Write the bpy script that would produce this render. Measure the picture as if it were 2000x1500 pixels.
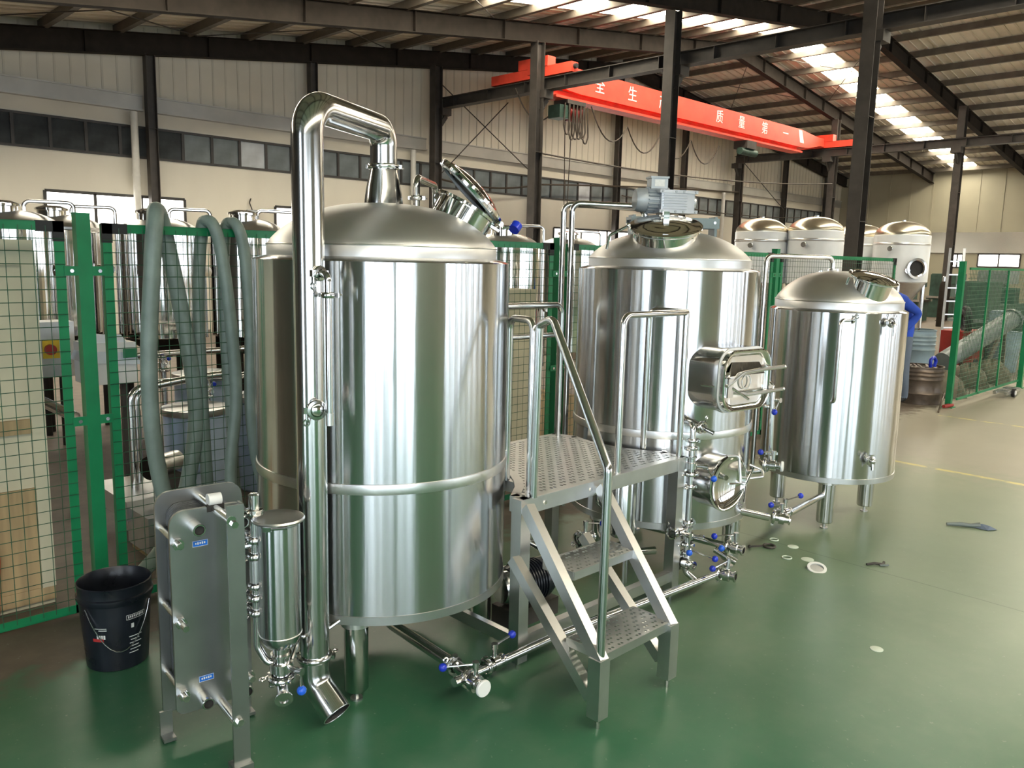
import bpy, bmesh, math, random
from mathutils import Vector as V, Matrix
random.seed(7)
WORLD, EXPO, SKY = 2.2, 2.1, 5.5
for o in list(bpy.data.objects): bpy.data.objects.remove(o)
sc = bpy.context.scene
C = sc.collection
PI = math.pi
# ------------------------------------------------------------------ camera
cd = bpy.data.cameras.new('camera'); cam = bpy.data.objects.new('camera', cd); C.objects.link(cam)
cd.sensor_width = 36.0; cd.lens = 28.74; cd.clip_end = 300; cd.clip_start = .05
yaw, pitch, roll = math.radians(44.66), math.radians(8.67), math.radians(-1.306)
fw = V((math.sin(yaw)*math.cos(pitch), math.cos(yaw)*math.cos(pitch), -math.sin(pitch)))
rt = V((math.cos(yaw), -math.sin(yaw), 0)); dn = fw.cross(rt)
r2 = rt*math.cos(roll)+dn*math.sin(roll); d2 = -rt*math.sin(roll)+dn*math.cos(roll)
m = Matrix((r2, -d2, -fw)).transposed().to_4x4(); m.translation = V((0, 0, 1.8))
cam.matrix_world = m
sc.camera = cam
# ------------------------------------------------------------------ world and exposure
w = bpy.data.worlds.new('World'); sc.world = w; w.use_nodes = True
bg = w.node_tree.nodes['Background']; bg.inputs[0].default_value = (.80, .90, 1, 1); bg.inputs[1].default_value = WORLD
sc.view_settings.view_transform = 'Standard'; sc.view_settings.look = 'None'
sc.view_settings.gamma = 1; sc.view_settings.use_curve_mapping = False
sc.view_settings.exposure = EXPO
def portal(loc, rot, sx, sy):      # a sampling portal in a modelled opening: gives no light of its own, only guides sky light
    l = bpy.data.lights.new('window_portal', 'AREA'); l.shape = 'RECTANGLE'; l.size = sx; l.size_y = sy
    l.cycles.is_portal = True
    o = bpy.data.objects.new('window_portal', l); C.objects.link(o); o.location = loc; o.rotation_euler = rot
# the hall: x from XW to XE, y from YS to YN, ridge at x = XR
XW, XE, YS, YN, XR, ZR, SL = -7.0, 41.8, -16.0, 18.75, 24.0, 8.85, .137
# unseen openings behind the camera, cut into uneven slots that stripe the tank reflections: two doors in the west wall (y0, y1, z0, z1), a door and slot windows in the south wall (x0, x1, z0, z1)
OPW = [(.1, 1.5, 0, 4.2)]+[(-4.4-o_-w_, -4.4-o_, 0, 4.2) for o_, w_ in ((0, .55), (.8, 1.7), (3.0, .5), (3.7, 1.5), (5.9, .7), (6.8, .4), (7.5, 2.4))]
OPS = [(-6.4, -4.4, 0, 4.2), (-3.9, -1.2, 0, 4.2)]+[(8.6+o_, 8.6+o_+w_, .6, 4.5) for o_, w_ in ((0, .35), (.6, .8), (1.9, .3), (2.5, .9), (4.2, .4), (5.2, 1.1), (7.2, .35), (8.0, .7), (9.9, .5), (11.6, 1.2), (14.0, .6), (16.2, 1.4), (19, .8), (22, 1.6), (25.4, .9))]
for (y0, y1, z0, z1) in [OPW[0], (-14.9, -4.4, 0, 4.2)]: portal((XW-.05, (y0+y1)/2, (z0+z1)/2), (0, -PI/2, 0), z1-z0, y1-y0)
for (x0, x1, z0, z1) in [(-6.4, -1.2, 0, 4.2), (8.6, 34.9, .6, 4.5)]: portal(((x0+x1)/2, YS-.05, (z0+z1)/2), (PI/2, 0, 0), x1-x0, z1-z0)
sc.cycles.max_bounces = 8; sc.cycles.diffuse_bounces = 4; sc.cycles.glossy_bounces = 4; sc.cycles.transmission_bounces = 2
sc.cycles.caustics_reflective = False; sc.cycles.caustics_refractive = False; sc.cycles.sample_clamp_indirect = 6
sc.cycles.use_denoising = True; sc.cycles.use_adaptive_sampling = True; sc.cycles.adaptive_threshold = .05
# ------------------------------------------------------------------ materials
def nt(name):
    mt = bpy.data.materials.new(name); mt.use_nodes = True
    n = mt.node_tree.nodes; l = mt.node_tree.links
    return mt, n, l, n['Principled BSDF']
def mat(name, col, rough=.5, metal=0, var=.12, scale=6, bump=0, bscale=40, stretch=(1, 1, 1), rvar=0, emit=None, es=0, spec=None, trans=0, alpha=1):
    mt, n, l, b = nt(name)
    tc = n.new('ShaderNodeTexCoord'); mp = n.new('ShaderNodeMapping'); mp.inputs['Scale'].default_value = stretch
    l.new(tc.outputs['Object'], mp.inputs[0])
    nz = n.new('ShaderNodeTexNoise'); nz.inputs['Scale'].default_value = scale; nz.inputs['Detail'].default_value = 5
    l.new(mp.outputs[0], nz.inputs['Vector'])
    cr = n.new('ShaderNodeValToRGB')
    cr.color_ramp.elements[0].position = .3; cr.color_ramp.elements[1].position = .7
    cr.color_ramp.elements[0].color = tuple(c*(1-var) for c in col[:3])+(1,)
    cr.color_ramp.elements[1].color = tuple(min(1, c*(1+var)) for c in col[:3])+(1,)
    l.new(nz.outputs['Fac'], cr.inputs[0]); l.new(cr.outputs[0], b.inputs['Base Color'])
    b.inputs['Metallic'].default_value = metal; b.inputs['Roughness'].default_value = rough
    if rvar:
        mr = n.new('ShaderNodeMapRange'); mr.inputs[3].default_value = max(.02, rough-rvar); mr.inputs[4].default_value = rough+rvar
        mr.inputs[1].default_value = .3; mr.inputs[2].default_value = .7
        l.new(nz.outputs['Fac'], mr.inputs[0]); l.new(mr.outputs[0], b.inputs['Roughness'])
    if bump:
        nb = n.new('ShaderNodeTexNoise'); nb.inputs['Scale'].default_value = bscale; nb.inputs['Detail'].default_value = 3
        l.new(mp.outputs[0], nb.inputs['Vector'])
        bp = n.new('ShaderNodeBump'); bp.inputs['Strength'].default_value = bump; bp.inputs['Distance'].default_value = .01
        l.new(nb.outputs['Fac'], bp.inputs['Height']); l.new(bp.outputs[0], b.inputs['Normal'])
    if emit: b.inputs['Emission Color'].default_value = emit+(1,); b.inputs['Emission Strength'].default_value = es
    if trans: b.inputs['Transmission Weight'].default_value = trans
    if alpha < 1: b.inputs['Alpha'].default_value = alpha
    if spec is not None: b.inputs['Specular IOR Level'].default_value = spec
    return mt
M = {}
def aniso(mt, k=.9):       # grain running round the tank: highlights stretch up and down
    n, l = mt.node_tree.nodes, mt.node_tree.links; b = n['Principled BSDF']
    tg = n.new('ShaderNodeTangent'); tg.direction_type = 'RADIAL'; tg.axis = 'Z'; l.new(tg.outputs[0], b.inputs['Tangent'])
    b.inputs['Anisotropic'].default_value = k; b.inputs['Anisotropic Rotation'].default_value = .25
    return mt
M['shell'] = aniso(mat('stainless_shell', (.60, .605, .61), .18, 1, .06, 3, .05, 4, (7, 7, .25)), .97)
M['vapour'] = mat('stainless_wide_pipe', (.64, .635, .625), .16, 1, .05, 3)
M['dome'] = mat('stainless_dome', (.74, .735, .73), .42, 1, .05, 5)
M['steel'] = mat('stainless_pipe', (.66, .655, .645), .15, 1, .05, 8)
M['polish'] = mat('stainless_polished', (.74, .73, .71), .07, 1, .04, 5, .03, 4, (5, 5, .3))
M['brush'] = mat('stainless_brushed', (.60, .60, .59), .33, 1, .06, 9)
M['weld'] = mat('stainless_band', (.78, .77, .75), .30, 1, .05, 20)
M['plate'] = mat('heat_exchanger_plate', (.40, .41, .40), .36, 1, .10, 5)
M['pack'] = mat('gasket_plate_pack', (.16, .165, .18), .5, .7, .25, 30)
M['white'] = mat('white_plastic', (.82, .82, .80), .4, 0, .04)
M['silicone'] = mat('white_silicone', (.62, .70, .60), .5, 0, .05)
M['blue'] = mat('blue_knob', (.015, .04, .52), .25, 0, .1)
M['bluel'] = mat('blue_knob_bright', (.02, .12, .70), .25, 0, .1)
M['tag'] = mat('blue_tag', (.02, .16, .62), .35, 0, .1)
M['print'] = mat('pale_print', (.75, .75, .72), .6, 0, .1, 60)
M['redp'] = mat('red_print', (.45, .03, .03), .5, 0, .1)
M['bucket'] = mat('black_bucket_plastic', (.010, .012, .018), .32, 0, .3, 8, rvar=.08)
M['dark'] = mat('dark_steel', (.055, .047, .040), .55, .2, .25, 4)
M['brown'] = mat('brown_painted_steel', (.024, .019, .015), .8, 0, .2, 5, spec=.15)
M['green'] = mat('green_paint', (.008, .20, .075), .38, 0, .15, 6)
M['wire'] = mat('green_wire', (.03, .10, .05), .5, 0, .3, 8)
M['black'] = mat('black_rubber', (.012, .012, .013), .6, 0, .3)
M['hole'] = mat('dark_inside', (.02, .018, .016), .7, 0, .2)
M['hose'] = mat('grey_green_hose', (.20, .255, .225), .42, 0, .15, 10, .05, 80)
M['red'] = mat('crane_red', (.72, .065, .035), .45, 0, .15, 3)
M['cable'] = mat('brown_cable', (.05, .035, .022), .6, 0, .2)
M['motor'] = mat('grey_cast', (.42, .45, .47), .42, .2, .1, 9)
M['alu'] = mat('cast_aluminium', (.66, .67, .69), .32, .9, .08, 14)
M['beamgrey'] = mat('grey_green_enamel', (.17, .21, .21), .4, .2, .1)
M['wferm'] = mat('white_film_tank', (.78, .80, .80), .35, .0, .06, 3, .04, 5)
M['gold'] = mat('warm_steel_dome', (.62, .57, .46), .28, 1, .08, 5)
M['drum'] = mat('blue_grey_drum', (.26, .34, .38), .45, .3, .2, 4)
M['rust'] = mat('rusty_drum', (.15, .115, .09), .42, .6, .45, 6, .1, 20)
M['swarf'] = mat('metal_swarf', (.20, .17, .15), .5, .6, .5, 30)
M['jacket'] = mat('blue_cloth', (.02, .07, .45), .8, 0, .2, 5)
M['trouser'] = mat('grey_blue_cloth', (.12, .15, .20), .85, 0, .15, 5)
M['skin'] = mat('skin', (.45, .26, .18), .6, 0, .05)
M['hair'] = mat('black_hair', (.012, .010, .009), .6, 0, .2)
M['cream'] = mat('cream_board', (.60, .55, .40), .65, 0, .12, 3, .05, 20)
M['wood'] = mat('pale_wood', (.42, .30, .16), .7, 0, .25, 3, .05, 20, (6, 6, .5))
M['orange'] = mat('orange_plastic', (.55, .12, .04), .5, 0, .1)
M['bluedrum'] = mat('pale_blue_plastic', (.36, .44, .56), .45, 0, .08)
M['foil'] = mat('plastic_bag', (.62, .68, .76), .25, 0, .1, 8, .3, 12)
M['yellow'] = mat('yellow_paint', (.60, .42, .03), .5, 0, .2)
M['grey'] = mat('grey_paint', (.16, .19, .185), .45, .1, .15)
M['redm'] = mat('red_enamel', (.30, .025, .02), .45, 0, .2)
M['machine'] = mat('machine_green', (.035, .075, .055), .5, .1, .3)
M['sack'] = mat('canvas_sack', (.16, .14, .10), .9, 0, .3, 9, .2, 25)
M['pipegrey'] = mat('white_pvc', (.66, .64, .58), .5, 0, .06)
M['skylight'] = mat('translucent_roof_sheet', (.9, .85, .7), .5, 0, .03, emit=(1, .92, .74), es=SKY)
M['winlit'] = mat('sunlit_window_sheet', (.9, .9, .9), .5, 0, .03, emit=(1, .96, .9), es=SKY*.45)
M['glass'] = mat('dark_window_glass', (.060, .066, .068), .04, 0, .4, 2, .02, 6)
M['midglass'] = mat('grey_window_glass', (.20, .225, .23), .06, 0, .35, 1.5, .02, 6)
M['pale'] = mat('pale_window_glass', (.55, .58, .60), .08, 0, .3, 1.5)
M['frame'] = mat('dark_window_frame', (.045, .04, .035), .5, 0, .2)
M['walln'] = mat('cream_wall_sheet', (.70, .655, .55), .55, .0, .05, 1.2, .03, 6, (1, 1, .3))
M['wallu'] = mat('ribbed_wall_sheet', (.68, .625, .51), .55, .0, .06, 1.2)
M['rib'] = mat('wall_rib', (.61, .56, .455), .55, 0, .06, 2)
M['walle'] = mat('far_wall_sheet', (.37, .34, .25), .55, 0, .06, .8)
M['wallgray'] = mat('bare_wall', (.11, .10, .09), .7, 0, .1, 1)
M['clad'] = mat('shiny_wall_cladding', (.62, .60, .53), .22, .8, .08, 1.5, .05, 2)
M['flash'] = mat('galvanised_girt', (.47, .455, .41), .38, .35, .08, 2)
M['roof'] = mat('roof_sheet', (.76, .71, .61), .5, .0, .12, 1.5)
M['roofrib'] = mat('roof_rib', (.66, .61, .51), .5, .0, .12, 1.5)
M['purlin'] = mat('purlin_steel', (.135, .115, .092), .55, .1, .2, 3)
M['jamb'] = mat('pale_curtain', (.50, .44, .34), .6, 0, .05)
# the floor: worn green paint in the aisle, bare brown concrete behind the fence and beyond the yellow line
def floor_mat():
    mt, n, l, b = nt('green_painted_floor')
    tc = n.new('ShaderNodeTexCoord'); sp = n.new('ShaderNodeSeparateXYZ'); l.new(tc.outputs['Object'], sp.inputs[0])
    def noise(s, d=6, r=.55):
        z = n.new('ShaderNodeTexNoise'); z.inputs['Scale'].default_value = s; z.inputs['Detail'].default_value = d; z.inputs['Roughness'].default_value = r
        l.new(tc.outputs['Object'], z.inputs['Vector']); return z.outputs['Fac']
    def ma(op, a, c=None, cl=False):
        k = n.new('ShaderNodeMath'); k.operation = op; k.use_clamp = cl
        for i, q in enumerate((a, c)):
            if q is None: continue
            if isinstance(q, (int, float)): k.inputs[i].default_value = q
            else: l.new(q, k.inputs[i])
        return k.outputs[0]
    def mr(v, a, c, d=0, e=1):
        k = n.new('ShaderNodeMapRange'); k.inputs[1].default_value = a; k.inputs[2].default_value = c; k.inputs[3].default_value = d; k.inputs[4].default_value = e
        l.new(v, k.inputs[0]); return k.outputs[0]
    def mix(f, c1, c2):
        k = n.new('ShaderNodeMix'); k.data_type = 'RGBA'
        if isinstance(f, float): k.inputs[0].default_value = f
        else: l.new(f, k.inputs[0])
        for i, q in ((6, c1), (7, c2)):
            if isinstance(q, tuple): k.inputs[i].default_value = q+(1,)
            else: l.new(q, k.inputs[i])
        return k.outputs[2]
    n1, n2, n3, n4 = noise(.9), noise(7), noise(.35, 3), noise(38, 4)
    green = mix(mr(n1, .3, .7), (.026, .115, .058), (.046, .158, .084))
    green = mix(mr(n2, .45, .8, 0, .35), green, (.13, .20, .13))
    olive = mix(mr(n1, .3, .7), (.235, .270, .180), (.300, .325, .225))  # this and conc lightened to hold sheen from skylights and windows
    conc = mix(mr(n1, .3, .7), (.33, .305, .235), (.40, .37, .29))
    brown = mix(mr(n2, .3, .7), (.100, .078, .058), (.150, .115, .084))
    # paint wears thin to the east, and the painted-in window sheen grows
    fx = mr(ma('ADD', sp.outputs[0], ma('MULTIPLY', ma('SUBTRACT', n3, .5), 4.5)), 2.2, 7.4)
    fx = ma('ADD', fx, ma('MULTIPLY', mr(sp.outputs[1], 2.2, -1.5), -.15), True)
    c = mix(fx, green, olive)
    cx = mr(ma('ADD', sp.outputs[0], ma('MULTIPLY', ma('SUBTRACT', n2, .5), 1.2)), 7.5, 8.3)
    c = mix(cx, c, conc)
    cy = mr(ma('ADD', sp.outputs[1], ma('MULTIPLY', ma('SUBTRACT', n2, .5), .7)), 3.58, 3.82)
    c = mix(cy, c, brown)
    wear = mr(n4, .66, .74, 0, .5); c = mix(wear, c, (.30, .33, .27))
    # worn yellow lines across the aisle
    for x0, wd in ((7.87, .035), (10.84, .03)):
        k = ma('LESS_THAN', ma('ABSOLUTE', ma('SUBTRACT', sp.outputs[0], x0)), wd)
        k = ma('MULTIPLY', k, mr(n2, .40, .55)); k = ma('MULTIPLY', k, ma('LESS_THAN', sp.outputs[1], 3.4))
        c = mix(k, c, (.66, .58, .20))
    # saw-cut joints
    for axis, p0 in ((1, .62), (0, 4.9), (1, -3.4)):
        wob = ma('ADD', sp.outputs[axis], ma('MULTIPLY', n1, .05))
        k = ma('LESS_THAN', ma('ABSOLUTE', ma('SUBTRACT', wob, p0)), .004); k = ma('MULTIPLY', k, .55)
        c = mix(k, c, (.02, .04, .03))
    l.new(c, b.inputs['Base Color'])
    ro = ma('ADD', ma('MULTIPLY', cy, .3), .33); l.new(ro, b.inputs['Roughness'])
    bp = n.new('ShaderNodeBump'); bp.inputs['Strength'].default_value = .025; bp.inputs['Distance'].default_value = .01
    l.new(n1, bp.inputs['Height']); l.new(bp.outputs[0], b.inputs['Normal'])
    return mt
M['floor'] = floor_mat()
# ------------------------------------------------------------------ geometry helpers
def perp(a):
    a = a.normalized(); h = V((0, 0, 1)) if abs(a.z) < .9 else V((1, 0, 0))
    u = h.cross(a).normalized(); return u, a.cross(u)
def fillet(path, rad, n=6):
    P = [V(p) for p in path]
    if not rad or len(P) < 3: return P
    out = [P[0]]
    for i in range(1, len(P)-1):
        r = rad[i-1] if isinstance(rad, (list, tuple)) else rad
        a = (P[i-1]-P[i]); c = (P[i+1]-P[i]); la, lc = a.length, c.length; a.normalize(); c.normalize()
        ang = a.angle(c)
        if ang > 3.1 or r <= 0: out.append(P[i]); continue
        t = min(r/math.tan(ang/2), la*.49, lc*.49); rr = t*math.tan(ang/2)
        cen = P[i]+(a+c).normalized()*(rr/math.sin(ang/2))
        s = P[i]+a*t-cen; e = P[i]+c*t-cen; tot = s.angle(e); ax = s.cross(e).normalized()
        for k in range(n+1): out.append(cen+Matrix.Rotation(tot*k/n, 3, ax) @ s)
    out.append(P[-1]); return out
class MB:
    def __init__(s): s.v = []; s.f = []
    def add(s, vs, fs):
        o = len(s.v); s.v += [V(p) for p in vs]; s.f += [tuple(i+o for i in f) for f in fs]; return s
    def obox(s, c, x, y, z):            # centre and three half-axis vectors
        c = V(c); q = [c+x*i+y*j+z*k for k in (-1, 1) for j in (-1, 1) for i in (-1, 1)]
        return s.add(q, [(0, 2, 3, 1), (4, 5, 7, 6), (0, 1, 5, 4), (2, 6, 7, 3), (0, 4, 6, 2), (1, 3, 7, 5)])
    def box(s, c, d, rz=0):
        k, q = math.cos(rz), math.sin(rz)
        return s.obox(c, V((k, q, 0))*(d[0]/2), V((-q, k, 0))*(d[1]/2), V((0, 0, d[2]/2)))
    def bb(s, a, b): return s.box([(p+q)/2 for p, q in zip(a, b)], [abs(q-p) for p, q in zip(a, b)])
    def bar(s, a, b, w_, h_, up=(0, 0, 1)):
        a, b = V(a), V(b); x = b-a; y = V(up).cross(x)
        if y.length < 1e-6: y = V((0, 1, 0)).cross(x)
        y.normalize(); z = x.cross(y).normalized()
        return s.obox((a+b)/2, x/2, y*(w_/2), z*(h_/2))
    def hbeam(s, a, b, w_, h_, t=.012, up=(0, 0, 1)):   # flanges w_ wide, h_ apart along up
        a, b = V(a), V(b); x = b-a; y = V(up).cross(x).normalized(); z = x.cross(y).normalized()
        s.bar(a+z*(h_/2-t/2), b+z*(h_/2-t/2), w_, t, z); s.bar(a-z*(h_/2-t/2), b-z*(h_/2-t/2), w_, t, z)
        return s.bar(a, b, t, h_-2*t, z)
    def cyl(s, a, b, r, rb=None, n=16, cap=True):
        a, b = V(a), V(b); rb = r if rb is None else rb; u, w_ = perp(b-a); o = len(s.v)
        for p, q in ((a, r), (b, rb)):
            for i in range(n): t = 2*PI*i/n; s.v.append(p+(u*math.cos(t)+w_*math.sin(t))*q)
        for i in range(n): j = (i+1) % n; s.f.append((o+i, o+j, o+n+j, o+n+i))
        if cap: s.f.append(tuple(o+n-1-i for i in range(n))); s.f.append(tuple(o+n+i for i in range(n)))
        return s
    def tube(s, path, r, bend=0, n=12, cap=True, seg=6):
        P = fillet(path, bend, seg); o = len(s.v); N = len(P)
        tg = [(P[min(i+1, N-1)]-P[max(i-1, 0)]).normalized() for i in range(N)]
        u, w_ = perp(tg[0])
        for i in range(N):
            if i:
                u = (u-tg[i]*u.dot(tg[i])).normalized(); w_ = tg[i].cross(u)
            rr = r[i] if isinstance(r, list) else r
            for k in range(n): t = 2*PI*k/n; s.v.append(P[i]+(u*math.cos(t)+w_*math.sin(t))*rr)
        for i in range(N-1):
            for k in range(n): j = (k+1) % n; s.f.append((o+i*n+k, o+i*n+j, o+(i+1)*n+j, o+(i+1)*n+k))
        if cap: s.f.append(tuple(o+n-1-i for i in range(n))); s.f.append(tuple(o+(N-1)*n+i for i in range(n)))
        return s
    def lathe(s, prof, c=(0, 0, 0), ax=(0, 0, 1), n=32):
        c = V(c); ax = V(ax).normalized(); u, w_ = perp(ax)
        if abs(ax.z) > .999: u, w_ = V((1, 0, 0)), V((0, ax.z, 0))
        rows = []
        for r, z in prof:
            if r < 1e-6: rows.append([len(s.v)]); s.v.append(c+ax*z)
            else:
                rows.append(list(range(len(s.v), len(s.v)+n)))
                for i in range(n): t = 2*PI*i/n; s.v.append(c+ax*z+(u*math.cos(t)+w_*math.sin(t))*r)
        for A, B in zip(rows, rows[1:]):
            for i in range(n):
                j = (i+1) % n
                if len(A) == 1 and len(B) == 1: continue
                if len(A) == 1: s.f.append((A[0], B[i], B[j]))
                elif len(B) == 1: s.f.append((A[i], A[j], B[0]))
                else: s.f.append((A[i], A[j], B[j], B[i]))
        return s
    def sphere(s, c, r, n=16, m_=8, sq=1):
        return s.lathe([(r*math.sin(PI*i/m_), -r*sq*math.cos(PI*i/m_)) for i in range(m_+1)], c, n=n)
    def torus(s, c, ax, R, r, n=24, k=8):
        return s.lathe([(R+r*math.cos(2*PI*i/k), r*math.sin(2*PI*i/k)) for i in range(k+1)], c, ax, n)
    def ring(s, c, ax, ri, ro, h, n=24):
        return s.lathe([(ri, -h/2), (ro, -h/2), (ro, h/2), (ri, h/2), (ri, -h/2)], c, ax, n)
    def prism(s, pts, ext):
        P = [V(p) for p in pts]; e = V(ext); n = len(P); o = len(s.v)
        s.v += P+[p+e for p in P]
        s.f.append(tuple(o+n-1-i for i in range(n))); s.f.append(tuple(o+n+i for i in range(n)))
        for i in range(n): j = (i+1) % n; s.f.append((o+i, o+j, o+n+j, o+n+i))
        return s
INV = {}
def tag(o, label=None, cat=None, group=None, kind=None):
    if label: o['label'] = label
    if cat: o['category'] = cat
    if group: o['group'] = group
    if kind: o['kind'] = kind
    return o
def thing(name, label, cat, loc=(0, 0, 0), group=None, rz=0, kind=None):
    e = bpy.data.objects.new(name, None); C.objects.link(e); e.empty_display_size = .1
    e.location = loc; e.rotation_euler = (0, 0, rz)
    INV[e.name] = (Matrix.Translation(V(loc)) @ Matrix.Rotation(rz, 4, 'Z')).inverted()
    return tag(e, label, cat, group, kind)
def mesh_of(mb, name, mt, inv=None, sharp=35, fix=True):
    me = bpy.data.meshes.new(name)
    vs = [inv @ p for p in mb.v] if inv is not None else mb.v
    me.from_pydata(vs, [], mb.f)
    if fix and len(mb.f) < 6000:
        bm = bmesh.new(); bm.from_mesh(me); bmesh.ops.recalc_face_normals(bm, faces=bm.faces); bm.to_mesh(me); bm.free()
    me.polygons.foreach_set('use_smooth', [True]*len(me.polygons)); me.set_sharp_from_angle(angle=math.radians(sharp))
    me.materials.append(mt if not isinstance(mt, str) else M[mt]); me.update()
    return me
def part(name, mb, mt, parent, label=None, kind=None, sharp=35):      # mb in world coordinates, parented under its thing
    inv = INV.get(parent.name)
    o = bpy.data.objects.new(name, mesh_of(mb, name, mt, inv, sharp)); C.objects.link(o); o.parent = parent
    INV[o.name] = inv
    return tag(o, label, None, None, kind)
def single(name, mb, mt, label, cat, group=None, kind=None, loc=None, sharp=35):
    if loc is None:
        xs = [p.x for p in mb.v]; ys = [p.y for p in mb.v]; loc = ((min(xs)+max(xs))/2, (min(ys)+max(ys))/2, min(p.z for p in mb.v))
    inv = Matrix.Translation(-V(loc))
    o = bpy.data.objects.new(name, mesh_of(mb, name, mt, inv, sharp)); C.objects.link(o); o.location = loc; INV[o.name] = inv
    return tag(o, label, cat, group, kind)
def struct(name, mb, mt, label=None, cat=None, loc=(0, 0, 0)):
    return single(name, mb, mt, label, cat, None, 'structure', loc)
def dup(root, loc, rz=0, label=None, group=None):
    r = root.copy(); C.objects.link(r); r.location = loc; r.rotation_euler = (0, 0, rz)
    if label: r['label'] = label
    if group: r['group'] = group
    for ch in list(root.children):
        c = ch.copy(); C.objects.link(c); c.parent = r
        for g in list(ch.children): d = g.copy(); C.objects.link(d); d.parent = c
    return r
def near(a, b, t): return V(a).lerp(V(b), t)
# ------------------------------------------------------------------ the hall
def zroof(x): return ZR-SL*abs(x-XR)       # underside of the roof sheet
mb = MB(); mb.bb((XW, YS, -.2), (XE, YN+.2, 0)); floor = struct('floor', mb, 'floor', 'worn green painted workshop floor with bare concrete edges', 'floor')
def holed(mb, x0, x1, z0, z1, holes, pt, t):
    """wall rectangle in (s,z) with rectangular holes; pt maps (s,z) to 3d; t thickness vector"""
    ss = sorted({x0, x1}|{h[0] for h in holes}|{h[1] for h in holes})
    for a, b in zip(ss, ss[1:]):
        cuts = sorted([(h[2], h[3]) for h in holes if h[0] <= a+1e-6 and h[1] >= b-1e-6]); z = z0
        for c, d in cuts+[(z1, z1)]:
            if c > z+1e-6: mb.prism([pt(a, z), pt(b, z), pt(b, c), pt(a, c)], t)
            z = max(z, d)
# north wall: bright windows low, dark strip window above, ribbed sheet at the top
STRIP = (-6.2, 41.0, 3.83, 4.41)
LOWW = [(5.1, 7.95, 2.2, 2.97), (10.2, 13.0, 2.2, 2.95), (20.3, 24.5, 2.2, 2.87), (26.0, 29.0, 2.2, 2.87)]
mb = MB(); holed(mb, XW, XE, 0, 4.5, [STRIP]+LOWW, lambda s, z: V((s, YN, z)), V((0, .12, 0)))
wall_n = struct('wall_north', mb, 'walln', 'cream sheet wall below the dark strip window', 'wall')
mb = MB(); mb.prism([(XW, YN, 4.5), (XE, YN, 4.5), (XE, YN, zroof(XE)), (XR, YN, ZR), (XW, YN, zroof(XW))], (0, .12, 0))
part('upper_sheet', mb, 'wallu', wall_n)
mb = MB(); x = XW+.1
while x < XE:
    mb.bb((x, YN-.012, min(4.95, zroof(x)-.1)), (x+.04, YN+.01, zroof(x)-.03)); x += .30
part('sheet_ribs', mb, 'rib', wall_n, kind='stuff')
cols_n = [-5.0, -.95, 3.1, 7.2, 11.15, 14.95, 19.2, 23.25, 27.35, 31.2, 35.4, 39.6]
for a, b in zip(cols_n, cols_n[1:]+[XE]):
    if a < -2: continue
    mb = MB(); mb.bb((a+.12, YN-.10, 4.80), (b-.12, YN-.001, 5.07)); mb.bb((a+.12, YN-.16, 4.76), (b-.12, YN-.001, 4.80)); mb.bb((a+.12, YN-.13, 5.07), (b-.12, YN-.001, 5.10))
    part('girt', mb, 'flash', wall_n)
# strip window: a frame and single panes
mb = MB(); x0, x1, z0, z1 = STRIP
mb.bb((x0, YN-.03, z0-.05), (x1, YN+.06, z0)); mb.bb((x0, YN-.03, z1), (x1, YN+.06, z1+.05))
nP = 70; st = (x1-x0)/nP
for i in range(nP+1): mb.bb((x0+i*st-.03, YN-.03, z0), (x0+i*st+.03, YN+.06, z1))
win1 = struct('window_1', mb, 'frame', 'long dark strip window high in the cream wall', 'window', (x0, YN, z0))
pm = MB(); pm.bb((x0+.03, YN+.01, z0), (x0+st-.03, YN+.03, z1)); p0 = part('pane', pm, 'glass', win1); pmid = p0.data.copy(); pmid.materials[0] = M['midglass']; ppale = p0.data.copy(); ppale.materials[0] = M['pale']
for i in range(1, nP):
    c = p0.copy(); C.objects.link(c); c.parent = win1; c.location.x = i*st
    if i > 20: c.data = pmid if i not in (23, 41) else ppale
for k, (a, b, c, d) in enumerate(LOWW):
    mb = MB(); n_ = 3
    for q in (c, d): mb.bb((a, YN-.03, q-.03), (b, YN+.06, q+.03))
    for i in range(n_+1): mb.bb((a+(b-a)*i/n_-.03, YN-.03, c), (a+(b-a)*i/n_+.03, YN+.06, d))
    wn = struct('window_%d' % (k+2), mb, 'frame', ['bright three-pane window low in the wall behind the left fence', 'bright window half hidden by the vapour pipe', 'bright window between the two large tanks', 'bright window behind the stirring motor'][k], 'window', ((a+b)/2, YN, c))
    for i in range(n_):
        pm = MB(); pm.bb((a+(b-a)*i/n_+.03, YN+.02, c+.03), (a+(b-a)*(i+1)/n_-.03, YN+.04, d-.03)); part('pane', pm, 'winlit', wn)
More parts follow.
